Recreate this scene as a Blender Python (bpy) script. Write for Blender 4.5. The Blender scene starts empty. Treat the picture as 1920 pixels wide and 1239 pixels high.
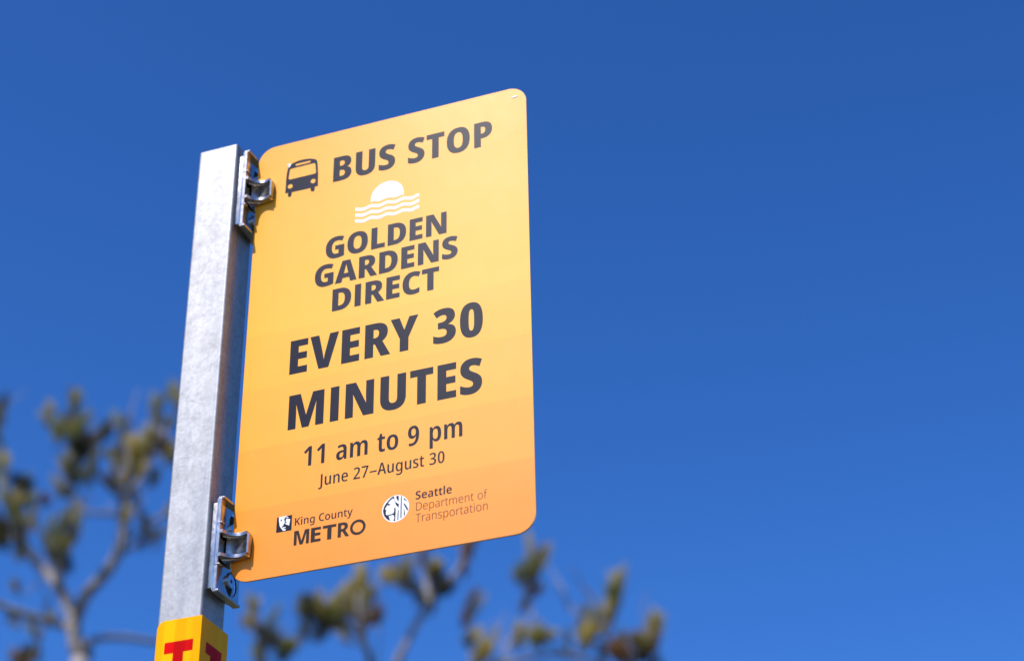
import bpy, bmesh, math, random
from mathutils import Vector, Matrix
from mathutils.geometry import tessellate_polygon

# ------------------------------------------------------------------ camera, sky, sun, exposure
scene = bpy.context.scene
COL = scene.collection
BASE = 2.4                                    # height of the sign's lower edge above the ground (m)


def sgn(v):                                   # sign coordinates (x right, y up, z out of the sign) -> world
    return Vector((v[0], -v[2], v[1] + BASE))


def sgn_dir(v):
    return Vector((v[0], -v[2], v[1]))


CAM_POS = sgn((0.80203506, -0.74729298, 1.4453435))
r_ = sgn_dir((0.93825137, -0.01497488, -0.34563003))
u_ = sgn_dir((0.19543043, 0.84732661, 0.4938062))
f_ = sgn_dir((-0.28546684, 0.53086097, -0.7979319))
cam_data = bpy.data.cameras.new('camera')
cam_data.sensor_fit = 'HORIZONTAL'
cam_data.sensor_width = 36.0
cam_data.lens = 36.0 * 3568.78 / 1920.0
cam_data.clip_start = 0.05
cam_data.clip_end = 3000.0
cam_data.dof.use_dof = True
cam_data.dof.focus_distance = 1.84
cam_data.dof.aperture_fstop = 4.3
cam_data.dof.aperture_blades = 0
cam = bpy.data.objects.new('camera', cam_data)
COL.objects.link(cam)
m = Matrix((r_, u_, -f_)).transposed().to_4x4()
m.translation = CAM_POS
cam.matrix_world = m
scene.camera = cam

SUN_DIR = Vector((-0.172, -0.573, 0.802)).normalized()       # towards the sun
world = bpy.data.worlds.new('World')
scene.world = world
world.use_nodes = True
wn, wl = world.node_tree.nodes, world.node_tree.links
sky = wn.new('ShaderNodeTexSky')
sky.sky_type = 'NISHITA'
sky.sun_disc = False
sky.sun_elevation = math.asin(SUN_DIR.z)
sky.sun_rotation = math.atan2(SUN_DIR.x, SUN_DIR.y)
sky.altitude = 0
sky.air_density = 1.0
sky.dust_density = 1.0
sky.ozone_density = 10.0
deep = wn.new('ShaderNodeHueSaturation')                     # clear dry summer air: one saturation for the whole sky
deep.inputs['Saturation'].default_value = 1.085
deep.inputs['Hue'].default_value = 0.504
curve = wn.new('ShaderNodeGamma')
curve.inputs[1].default_value = 1.28
wl.new(sky.outputs[0], curve.inputs[0])
wl.new(curve.outputs[0], deep.inputs['Color'])
wl.new(deep.outputs[0], wn['Background'].inputs[0])
wn['Background'].inputs[1].default_value = 0.098

sun_data = bpy.data.lights.new('sun', 'SUN')
sun_data.energy = 4.3
sun_data.angle = math.radians(0.53)
sun_data.color = (1.0, 0.955, 0.89)
sun = bpy.data.objects.new('sun', sun_data)
COL.objects.link(sun)
sun.rotation_euler = SUN_DIR.to_track_quat('Z', 'Y').to_euler()
sun.location = (0, 0, 30)

scene.view_settings.view_transform = 'Standard'
scene.view_settings.look = 'None'
scene.view_settings.gamma = 1.0
scene.view_settings.use_curve_mapping = False
scene.view_settings.exposure = 0.35
scene.cycles.use_denoising = True
scene.cycles.max_bounces = 8
random.seed(7)


# ------------------------------------------------------------------ helpers
def srgb(r, g, b):
    return tuple(((c / 255 + 0.055) / 1.055) ** 2.4 if c > 10 else c / 255 / 12.92 for c in (r, g, b)) + (1.0,)


class NT:
    """Small node-graph builder."""

    def __init__(self, name):
        self.m = bpy.data.materials.new(name)
        self.m.use_nodes = True
        self.n = self.m.node_tree.nodes
        self.l = self.m.node_tree.links
        self.p = self.n['Principled BSDF']
        tc = self.n.new('ShaderNodeTexCoord')
        self.obj = tc.outputs['Object']

    def put(self, sock, v):
        if isinstance(v, bpy.types.NodeSocket):
            self.l.new(v, sock)
        else:
            sock.default_value = v

    def set(self, **k):
        for a, v in k.items():
            self.put(self.p.inputs[a.replace('_', ' ')], v)

    def scale(self, v, s):
        n = self.n.new('ShaderNodeMapping')
        self.l.new(v, n.inputs['Vector'])
        n.inputs['Scale'].default_value = s
        return n.outputs[0]

    def noise(self, v, s, d=4, r=0.55, dist=0.0):
        n = self.n.new('ShaderNodeTexNoise')
        self.l.new(v, n.inputs['Vector'])
        n.inputs['Scale'].default_value = s
        n.inputs['Detail'].default_value = d
        n.inputs['Roughness'].default_value = r
        n.inputs['Distortion'].default_value = dist
        return n.outputs['Fac']

    def voronoi(self, v, s, out='Distance'):
        n = self.n.new('ShaderNodeTexVoronoi')
        self.l.new(v, n.inputs['Vector'])
        n.inputs['Scale'].default_value = s
        return n.outputs[out]

    def ramp(self, fac, stops, interp='LINEAR'):
        n = self.n.new('ShaderNodeValToRGB')
        self.l.new(fac, n.inputs[0])
        cr = n.color_ramp
        cr.interpolation = interp
        while len(cr.elements) < len(stops):
            cr.elements.new(0.5)
        for e, (p, c) in zip(cr.elements, stops):
            e.position = p
            e.color = c if len(c) == 4 else tuple(c) + (1.0,)
        return n.outputs[0]

    def mix(self, fac, a, b, mode='MIX'):
        n = self.n.new('ShaderNodeMix')
        n.data_type = 'RGBA'
        n.blend_type = mode
        self.put(n.inputs[0], fac)
        self.put(n.inputs[6], a)
        self.put(n.inputs[7], b)
        return n.outputs[2]

    def math(self, op, a, b=0.0, c=0.0):
        n = self.n.new('ShaderNodeMath')
        n.operation = op
        self.put(n.inputs[0], a)
        self.put(n.inputs[1], b)
        self.put(n.inputs[2], c)
        return n.outputs[0]

    def map(self, v, a, b, c=0.0, d=1.0):
        n = self.n.new('ShaderNodeMapRange')
        self.put(n.inputs[0], v)
        for i, q in enumerate((a, b, c, d)):
            n.inputs[i + 1].default_value = q
        return n.outputs[0]

    def sep(self, v):
        n = self.n.new('ShaderNodeSeparateXYZ')
        self.l.new(v, n.inputs[0])
        return n.outputs

    def bow(self, centre, k):
        """Very slight convex bow of a thin sheet about its vertical centre line, as relief."""
        d = self.math('SUBTRACT', self.sep(self.obj)[0], centre)
        n = self.n.new('ShaderNodeBump')
        n.inputs['Strength'].default_value = 1.0
        n.inputs['Distance'].default_value = 1.0
        self.l.new(self.math('MULTIPLY', self.math('MULTIPLY', d, d), -k), n.inputs['Height'])
        self.l.new(n.outputs[0], self.p.inputs['Normal'])
        return n.outputs[0]

    def bump(self, h, strength=0.2, dist=0.001, normal=None):
        n = self.n.new('ShaderNodeBump')
        if normal:
            self.l.new(normal, n.inputs['Normal'])
        n.inputs['Strength'].default_value = strength
        n.inputs['Distance'].default_value = dist
        self.l.new(h, n.inputs['Height'])
        self.l.new(n.outputs[0], self.p.inputs['Normal'])


def link(name, bm, mat, parent=None, smooth=False, bevel=None):
    me = bpy.data.meshes.new(name)
    bmesh.ops.recalc_face_normals(bm, faces=bm.faces)
    bm.to_mesh(me)
    bm.free()
    me.materials.append(mat)
    if smooth:
        for p in me.polygons:
            p.use_smooth = True
    o = bpy.data.objects.new(name, me)
    COL.objects.link(o)
    if parent:
        o.parent = parent
    if bevel:
        md = o.modifiers.new('bevel', 'BEVEL')
        md.width, md.segments, md.limit_method, md.angle_limit = bevel, 3, 'ANGLE', math.radians(35)
        md.harden_normals = True
        for p in me.polygons:
            p.use_smooth = True
    return o


def empty(name, loc):
    o = bpy.data.objects.new(name, None)
    o.empty_display_size = 0.1
    COL.objects.link(o)
    o.location = loc
    return o


def tag(o, label=None, category=None, group=None, kind=None):
    for k, v in (('label', label), ('category', category), ('group', group), ('kind', kind)):
        if v:
            o[k] = v
    return o


def copy_tree(o, parent=None):
    c = o.copy()
    COL.objects.link(c)
    if parent:
        c.parent = parent
    for ch in list(o.children):
        copy_tree(ch, c)
    return c


def prism(bm, loops, a, b, put):
    """Extrude a 2D outline (first loop) with holes (other loops) from a to b; put(u, v, w) gives 3D."""
    tess = tessellate_polygon([[Vector((p[0], p[1], 0)) for p in l] for l in loops])
    flat = [p for l in loops for p in l]
    A = [bm.verts.new(put(p[0], p[1], a)) for p in flat]
    B = [bm.verts.new(put(p[0], p[1], b)) for p in flat]
    for t in tess:
        bm.faces.new([A[i] for i in t])
        bm.faces.new([B[i] for i in reversed(t)])
    k = 0
    for l in loops:
        n = len(l)
        for i in range(n):
            j = (i + 1) % n
            bm.faces.new((A[k + i], A[k + j], B[k + j], B[k + i]))
        k += n


def box(bm, x0, x1, y0, y1, z0, z1):
    v = [bm.verts.new((x, y, z)) for x in (x0, x1) for y in (y0, y1) for z in (z0, z1)]
    for f in ((0, 1, 3, 2), (4, 6, 7, 5), (0, 4, 5, 1), (2, 3, 7, 6), (0, 2, 6, 4), (1, 5, 7, 3)):
        bm.faces.new([v[i] for i in f])


def round_rect(x0, x1, y0, y1, r, n=8):
    rr = r if isinstance(r, (list, tuple)) else [r] * 4      # corners: bl, br, tr, tl
    pts = []
    for (cx, cy, sx, sy), q, a0 in zip(((x0, y0, 1, 1), (x1, y0, -1, 1), (x1, y1, -1, -1), (x0, y1, 1, -1)), rr, (180, 270, 0, 90)):
        if q <= 0:
            pts.append((cx, cy))
            continue
        for i in range(n + 1):
            a = math.radians(a0 + 90 * i / n)
            pts.append((cx + sx * q + q * math.cos(a), cy + sy * q + q * math.sin(a)))
    return pts


def ellipse(cx, cy, rx, ry, n=32):
    return [(cx + rx * math.cos(2 * math.pi * i / n), cy + ry * math.sin(2 * math.pi * i / n)) for i in range(n)]


# ------------------------------------------------------------------ printed outlines (units of 0.01 mm on the sign face)
GLYPHS = {
    'BUS STOP': "9865,47350 ~10428,47350 ~10959,46962 10959,46559 ~10959,46376 ~10846,46086 ~10648,45896 10521,45858 10521,45836 ~10680,45791 ~10900,45602 ~11016,45309 11016,45099 ~11016,44814 ~10761,44396 ~10291,44170 9966,44170 8920,44170 8920,47350|9868,46105 ~10037,46105 ~10201,46282 10201,46448 ~10201,46599 ~10030,46752 9854,46752 9666,46752 9666,46105|9666,45528 9666,44780 9905,44780 ~10085,44780 ~10250,44975 10250,45160 ~10250,45275 ~10173,45438 ~10013,45528 9892,45528/13703,45281 ~13703,44910 ~13446,44392 ~12948,44125 12581,44125 ~12046,44125 ~11478,44701 11478,45265 11478,47350 12225,47350 12225,45303 ~12225,45019 ~12409,44773 12590,44773 ~12718,44773 ~12882,44880 ~12957,45114 12957,45308 12957,47350 13703,47350/15975,45128 ~15975,44843 ~15729,44388 ~15266,44125 14935,44125 ~14781,44125 ~14509,44162 ~14252,44249 14115,44321 14115,45055 ~14313,44933 ~14731,44795 14906,44795 ~15014,44795 ~15152,44864 ~15219,44982 15219,45056 ~15219,45137 ~15152,45264 ~14964,45409 14781,45513 ~14582,45629 ~14293,45873 ~14134,46215 14134,46472 ~14134,46759 ~14373,47170 ~14823,47395 15138,47395 ~15358,47395 ~15775,47279 15972,47173 15766,46536 ~15595,46635 ~15287,46737 15155,46737 ~15063,46737 ~14943,46678 ~14885,46574 14885,46510 ~14885,46420 ~14958,46293 ~15160,46153 15352,46043 ~15554,45931 ~15832,45673 ~15975,45349/19262,45128 ~19262,44843 ~19015,44388 ~18552,44125 18222,44125 ~18067,44125 ~17796,44162 ~17539,44249 17401,44321 17401,45055 ~17600,44933 ~18018,44795 18193,44795 ~18300,44795 ~18438,44864 ~18506,44982 18506,45056 ~18506,45137 ~18439,45264 ~18251,45409 18067,45513 ~17869,45629 ~17580,45873 ~17421,46215 17421,46472 ~17420,46759 ~17659,47170 ~18109,47395 18425,47395 ~18645,47395 ~19061,47279 19259,47173 19052,46536 ~18882,46635 ~18574,46737 18442,46737 ~18350,46737 ~18230,46678 ~18172,46574 18172,46510 ~18172,46420 ~18245,46293 ~18447,46153 18639,46043 ~18841,45931 ~19119,45673 ~19262,45349/20835,44170 20092,44170 20092,46712 19466,46712 19466,47350 21457,47350 21457,46712 20835,46712/24264,45764 ~24264,45374 ~24106,44767 ~23792,44342 ~23315,44125 22997,44125 ~22682,44125 ~22207,44346 ~21886,44768 ~21727,45378 21727,45769 ~21727,46292 ~22011,47019 ~22579,47399 22998,47399 ~23424,47399 ~23987,47017 ~24264,46288|22506,45764 ~22506,45439 ~22612,44999 ~22833,44773 22997,44773 ~23166,44773 ~23383,44992 ~23485,45433 23485,45764 ~23485,46264 ~23249,46764 22998,46764 ~22833,46764 ~22612,46537 ~22506,46094/25691,47350 ~26206,47350 ~26720,46829 26720,46345 ~26720,46110 ~26596,45709 ~26340,45410 ~25938,45241 25660,45241 25487,45241 25487,44170 24740,44170 24740,47350|25635,46724 25487,46724 25487,45868 25586,45868 ~25704,45868 ~25878,45961 ~25973,46167 25973,46337 ~25973,46528 ~25807,46724",
    'GOLDEN': "9497,36018 10510,36018 10510,34610 ~10309,34535 ~9839,34453 9586,34453 ~9235,34453 ~8726,34759 ~8450,35363 8450,35807 ~8450,36223 ~8741,36823 ~9299,37147 9700,37147 ~9925,37147 ~10318,37055 10463,36982 10268,36460 ~10145,36530 ~9867,36600 9713,36600 ~9510,36600 ~9249,36396 ~9125,36032 9125,35789 ~9125,35538 ~9241,35185 ~9469,35003 9634,35003 ~9695,35003 ~9836,35020 9885,35034 9885,35494 9497,35494/13124,35804 ~13124,35487 ~12987,34989 ~12710,34636 ~12284,34453 11995,34453 ~11709,34453 ~11285,34638 ~11002,34989 ~10863,35489 10863,35807 ~10863,36229 ~11112,36831 ~11616,37150 11997,37150 ~12382,37150 ~12883,36830 ~13124,36228|11545,35804 ~11545,35549 ~11640,35195 ~11841,35010 11995,35010 ~12154,35010 ~12351,35191 ~12442,35545 12442,35804 ~12442,36194 ~12233,36604 11997,36604 ~11841,36604 ~11640,36418 ~11545,36062/13516,34490 13516,37110 14168,37110 14168,35033 15018,35033 15018,34490/17333,35854 ~17333,35410 ~17031,34800 ~16475,34490 16089,34490 15332,34490 15332,37110 16140,37110 ~16522,37110 ~17053,36820 ~17333,36262|16657,35829 ~16657,36086 ~16541,36410 ~16311,36566 16137,36566 15984,36566 15984,35040 16095,35040 ~16387,35040 ~16657,35426/19126,34490 17722,34490 17722,37110 19126,37110 19126,36572 18374,36572 18374,36114 19071,36114 19071,35577 18374,35577 18374,35035 19126,35035/21730,34490 20921,34490 20086,36246 20071,36246 ~20081,36133 ~20095,35892 ~20102,35672 20102,35583 20102,34490 19511,34490 19511,37110 20317,37110 21148,35389 21161,35389 ~21156,35496 ~21143,35724 ~21135,35939 21135,36022 21135,37110 21730,37110",
    'GARDENS': "8414,32818 9434,32818 9434,31410 ~9233,31336 ~8759,31253 8505,31253 ~8152,31253 ~7639,31559 ~7360,32162 7360,32607 ~7360,33023 ~7653,33623 ~8214,33947 8619,33947 ~8844,33947 ~9240,33855 9387,33782 9190,33259 ~9066,33329 ~8786,33399 8630,33399 ~8425,33399 ~8162,33194 ~8038,32830 8038,32589 ~8038,32338 ~8155,31986 ~8386,31805 8554,31805 ~8614,31805 ~8758,31822 8807,31835 8807,32293 8414,32293/11303,31290 11182,31803 10459,31803 10336,31290 9623,31290 10381,33916 11244,33916 12012,31290|10945,32868 ~10927,32949 ~10878,33171 ~10833,33397 10819,33477 ~10807,33398 ~10764,33181 ~10716,32962 10696,32871 10578,32351 11061,32351/13015,33910 ~13345,33910 ~13784,33736 ~14004,33395 14004,33137 ~14004,32981 ~13910,32718 ~13729,32512 13598,32433 14260,31290 13527,31290 13036,32263 12891,32263 12891,31290 12237,31290 12237,33910|13005,33391 12891,33391 12891,32763 13001,32763 ~13157,32763 ~13337,32923 13337,33105 ~13337,33198 ~13267,33326 ~13120,33391/16471,32654 ~16471,32209 ~16167,31599 ~15607,31290 15218,31290 14456,31290 14456,33910 15270,33910 ~15655,33910 ~16189,33620 ~16471,33062|15793,32629 ~15793,32885 ~15675,33209 ~15444,33365 15268,33365 15111,33365 15111,31841 15225,31841 ~15520,31841 ~15793,32226/18277,31290 16864,31290 16864,33910 18277,33910 18277,33371 17519,33371 17519,32915 18222,32915 18222,32376 17519,32376 17519,31836 18277,31836/20902,31290 20087,31290 19242,33052 19228,33052 ~19237,32942 ~19251,32701 ~19259,32480 19259,32390 19259,31290 18666,31290 18666,33910 19478,33910 20319,32181 20332,32181 ~20326,32287 ~20313,32515 ~20306,32732 20306,32815 20306,33910 20902,33910/22920,32083 ~22920,31856 ~22711,31478 ~22300,31253 21993,31253 ~21844,31253 ~21603,31284 ~21381,31357 21263,31417 21263,32034 ~21446,31931 ~21826,31817 21984,31817 ~22080,31817 ~22201,31871 ~22261,31964 22261,32022 ~22261,32089 ~22190,32189 ~22014,32302 21854,32384 ~21678,32479 ~21420,32681 ~21280,32967 21280,33184 ~21280,33427 ~21497,33766 ~21898,33947 22172,33947 ~22384,33947 ~22755,33844 22918,33762 22729,33226 ~22577,33306 ~22294,33393 22172,33393 ~22090,33393 ~21984,33347 ~21934,33266 21934,33215 ~21934,33147 ~22008,33046 ~22197,32932 22370,32842 ~22546,32753 ~22792,32544 ~22920,32274",
    'DIRECT': "11478,29404 ~11478,28957 ~11166,28347 ~10594,28040 10199,28040 9420,28040 9420,30660 10253,30660 ~10645,30660 ~11191,30370 ~11478,29812|10792,29379 ~10792,29632 ~10671,29956 ~10433,30111 10252,30111 10082,30111 10082,28594 10208,28594 ~10511,28594 ~10792,28979/11883,28040 11883,30660 12545,30660 12545,28040/13832,30660 ~14168,30660 ~14614,30486 ~14838,30145 14838,29887 ~14838,29730 ~14741,29467 ~14556,29261 14423,29183 15106,28040 14361,28040 13856,29010 13701,29010 13701,28040 13038,28040 13038,30660|13823,30140 13701,30140 13701,29514 13818,29514 ~13976,29514 ~14164,29672 14164,29855 ~14164,29947 ~14092,30074 ~13941,30140/16749,28040 15306,28040 15306,30660 16749,30660 16749,30117 15969,30117 15969,29667 16692,29667 16692,29124 15969,29124 15969,28590 16749,28590/18235,30145 ~18119,30145 ~17936,30034 ~17810,29825 ~17743,29528 17743,29339 ~17743,29084 ~17858,28734 ~18094,28557 18270,28557 ~18426,28557 ~18718,28650 18865,28719 18865,28148 ~18711,28074 ~18376,28003 18187,28003 ~17804,28003 ~17303,28330 ~17060,28933 17060,29343 ~17060,29643 ~17214,30138 ~17510,30500 ~17942,30697 18220,30697 ~18404,30697 ~18785,30609 18969,30515 18774,29984 ~18647,30055 ~18383,30145/20368,28040 19707,28040 19707,30107 19123,30107 19123,30660 20950,30660 20950,30107 20368,30107",
    'EVERY 30': "6964,21650 5040,21650 5040,25540 6964,25540 6964,24770 5956,24770 5956,24047 6890,24047 6890,23277 5956,23277 5956,22430 6964,22430/10318,25540 9283,21650 8216,21650 7191,25540 8162,25540 8589,23571 ~8617,23448 ~8683,23083 ~8739,22728 8750,22609 ~8765,22728 ~8820,23078 ~8886,23442 8914,23565 9348,25540/12584,21650 10660,21650 10660,25540 12584,25540 12584,24770 11575,24770 11575,24047 12510,24047 12510,23277 11575,23277 11575,22430 12584,22430/14210,25540 ~14671,25540 ~15281,25284 ~15586,24778 15586,24394 ~15586,24166 ~15464,23777 ~15218,23469 15032,23347 15893,21650 14880,21650 14231,23114 14068,23114 14068,21650 13153,21650 13153,25540|14199,24786 14068,24786 14068,23823 14196,23823 ~14416,23823 ~14647,24080 14647,24346 ~14647,24493 ~14548,24689 ~14350,24786/17341,24093 17855,25540 18807,25540 17795,23148 17795,21650 16878,21650 16878,23117 15866,25540 16827,25540/22657,24602 ~22657,24391 ~22487,24038 ~22179,23777 21959,23698 21959,23682 ~22352,23605 ~22748,23146 22748,22759 ~22748,22408 ~22423,21884 ~21812,21596 21374,21596 ~21092,21596 ~20652,21682 20393,21797 20393,22616 ~20606,22487 ~21046,22362 21233,22362 ~21528,22362 ~21792,22580 21792,22800 ~21792,22968 ~21653,23175 ~21341,23273 21080,23273 20875,23273 20875,24012 21086,24012 ~21322,24012 ~21623,24121 ~21773,24333 21773,24485 ~21773,24659 ~21569,24825 21373,24825 ~21265,24825 ~21050,24764 ~20840,24653 20738,24577 20397,25225 ~20648,25421 ~21187,25594 21555,25594 ~22068,25594 ~22657,25095/25540,23590 ~25540,23160 ~25429,22433 ~25163,21894 ~24703,21596 24354,21596 ~23961,21596 ~23432,22042 ~23171,22930 23171,23590 ~23171,24272 ~23422,25160 ~23946,25595 24354,25595 ~24752,25595 ~25276,25144 ~25540,24250|24073,23590 ~24073,23173 ~24119,22636 ~24238,22378 24354,22378 ~24473,22378 ~24592,22635 ~24638,23173 24638,23590 ~24638,23999 ~24592,24541 ~24473,24812 24354,24812 ~24243,24812 ~24119,24541 ~24073,23999",
    'MINUTES': "6722,15370 6018,18027 5996,18027 ~6011,17867 ~6028,17538 ~6040,17226 6040,17086 6040,15370 5200,15370 5200,19210 6439,19210 7096,16773 7113,16773 7767,19210 8998,19210 8998,15370 8135,15370 8135,17101 ~8135,17250 ~8145,17557 ~8162,17874 8172,18026 8150,18026 7440,15370/9680,15370 9680,19210 10589,19210 10589,15370/14276,15370 13189,15370 12086,17864 12064,17864 ~12079,17674 ~12100,17320 ~12108,17019 12108,16899 12108,15370 11272,15370 11272,19210 12353,19210 13451,16775 13472,16775 ~13462,16952 ~13445,17287 ~13434,17582 13434,17698 13434,19210 14276,19210/17618,16709 ~17618,16261 ~17308,15636 ~16708,15316 16267,15316 ~15624,15316 ~14940,16008 14940,16688 14940,19210 15849,19210 15849,16735 ~15849,16397 ~16065,16105 16278,16105 ~16429,16105 ~16621,16231 ~16710,16509 16710,16741 16710,19210 17618,19210/19686,15370 18781,15370 18781,18432 18035,18432 18035,19210 20428,19210 20428,18432 19686,18432/22783,15370 20867,15370 20867,19210 22783,19210 22783,18448 21775,18448 21775,17737 22710,17737 22710,16975 21775,16975 21775,16143 22783,16143/25420,16530 ~25420,16184 ~25122,15633 ~24565,15316 24168,15316 ~23983,15316 ~23657,15360 ~23346,15466 23180,15554 23180,16450 ~23419,16302 ~23920,16134 24131,16134 ~24257,16134 ~24420,16215 ~24499,16355 24499,16441 ~24499,16537 ~24421,16688 ~24198,16863 23978,16988 ~23740,17130 ~23394,17425 ~23203,17837 23203,18147 ~23203,18494 ~23489,18991 ~24031,19264 24412,19264 ~24675,19264 ~25177,19125 25417,18995 25167,18218 ~24961,18337 ~24593,18461 24435,18461 ~24326,18461 ~24186,18391 ~24118,18270 24118,18194 ~24118,18087 ~24203,17936 ~24444,17768 24673,17635 ~24916,17499 ~25249,17186 ~25420,16796",
    '11 am to 9 pm': "7919,11030 7577,11030 7577,12328 ~7577,12394 ~7580,12522 ~7585,12652 7587,12714 ~7566,12686 ~7509,12617 7465,12573 7278,12389 7080,12594 7617,13130 7919,13130/9286,11030 8945,11030 8945,12328 ~8945,12394 ~8947,12522 ~8952,12652 8954,12714 ~8933,12686 ~8876,12617 8832,12573 8646,12389 8447,12594 8984,13130 9286,13130/11124,12656 ~11361,12656 ~11591,12372 11591,12096 11591,11030 11346,11030 11292,11247 11285,11247 ~11237,11164 ~11125,11055 ~10983,11001 10889,11001 ~10760,11001 ~10591,11138 ~10512,11362 10512,11492 ~10512,11738 ~10794,11995 11061,12007 11259,12016 11259,12094 ~11259,12246 ~11163,12389 11061,12389 ~10990,12389 ~10828,12336 10732,12282 10637,12528 ~10742,12592 ~10987,12656|11133,11783 ~10987,11776 ~10849,11637 10849,11504 ~10849,11384 ~10937,11266 11018,11266 ~11126,11266 ~11261,11466 11261,11639 11261,11790/13369,12657 ~13577,12657 ~13778,12377 13778,12087 13778,11030 13445,11030 13445,12002 ~13445,12191 ~13356,12363 13263,12363 ~13132,12363 ~13027,12113 13027,11864 13027,11030 12696,11030 12696,12007 ~12696,12132 ~12656,12290 ~12577,12363 12515,12363 ~12421,12363 ~12318,12235 ~12277,11991 12277,11819 12277,11030 11945,11030 11945,12627 12208,12627 12246,12418 12265,12418 ~12298,12498 ~12404,12602 ~12547,12657 12634,12657 ~12776,12657 ~12945,12524 12979,12417 13002,12417 ~13060,12537 ~13238,12657/15390,11289 ~15431,11289 ~15518,11312 15563,11329 15563,11064 ~15504,11035 ~15368,11001 15286,11001 ~15161,11001 ~14996,11105 ~14916,11316 14916,11480 14916,12354 14757,12354 14757,12529 14939,12620 15025,12972 15249,12972 15249,12627 15543,12627 15543,12354 15249,12354 15249,11500 ~15249,11395 ~15313,11289/16920,11831 ~16920,11655 ~16851,11353 ~16707,11127 ~16479,11001 16320,11001 ~16171,11001 ~15948,11126 ~15800,11349 ~15727,11653 15727,11831 ~15727,12084 ~15855,12454 ~16120,12657 16326,12657 ~16509,12657 ~16776,12467 ~16920,12100|16065,11829 ~16065,11651 ~16120,11406 ~16235,11282 16325,11282 ~16417,11282 ~16529,11404 ~16583,11650 16583,11831 ~16583,12013 ~16529,12254 ~16416,12375 16325,12375 ~16188,12375 ~16065,12104/19045,12250 ~19045,11975 ~18962,11517 ~18776,11182 ~18478,11001 18263,11001 ~18201,11001 ~18060,11017 18007,11028 18007,11326 ~18058,11309 ~18177,11293 18242,11293 ~18369,11293 ~18547,11402 ~18660,11596 ~18717,11860 18722,12014 18709,12014 ~18676,11939 ~18576,11831 ~18448,11775 18367,11775 ~18216,11775 ~18009,11947 ~17905,12248 17905,12444 ~17905,12655 ~18032,12976 ~18284,13159 18466,13159 ~18603,13159 ~18816,13040 ~18966,12806 ~19045,12468|18468,12861 ~18362,12861 ~18245,12660 18245,12451 ~18245,12262 ~18355,12066 18463,12066 ~18545,12066 ~18648,12167 ~18699,12320 18699,12398 ~18699,12459 ~18681,12616 ~18630,12765 ~18538,12861/20799,12657 ~21031,12657 ~21284,12232 21284,11828 ~21284,11568 ~21170,11197 ~20959,11001 20811,11001 ~20732,11001 ~20596,11055 ~20486,11162 20445,11238 20432,11238 ~20438,11161 ~20445,11035 20445,10987 20445,10324 20113,10324 20113,12627 20382,12627 20427,12415 20445,12415 ~20494,12504 ~20599,12610 ~20724,12657|20705,12376 ~20616,12376 ~20502,12270 ~20446,12047 20445,11872 20445,11802 ~20445,11626 ~20501,11397 ~20616,11287 20706,11287 ~20787,11287 ~20893,11406 ~20945,11645 20945,11825 ~20945,12100 ~20830,12376/23001,12657 ~23209,12657 ~23410,12377 23410,12087 23410,11030 23077,11030 23077,12002 ~23077,12191 ~22988,12363 22895,12363 ~22764,12363 ~22659,12113 22659,11864 22659,11030 22328,11030 22328,12007 ~22328,12132 ~22289,12290 ~22209,12363 22147,12363 ~22053,12363 ~21950,12235 ~21909,11991 21909,11819 21909,11030 21577,11030 21577,12627 21840,12627 21878,12418 21897,12418 ~21930,12498 ~22036,12602 ~22179,12657 22266,12657 ~22409,12657 ~22578,12524 22611,12417 22634,12417 ~22692,12537 ~22870,12657",
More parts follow.
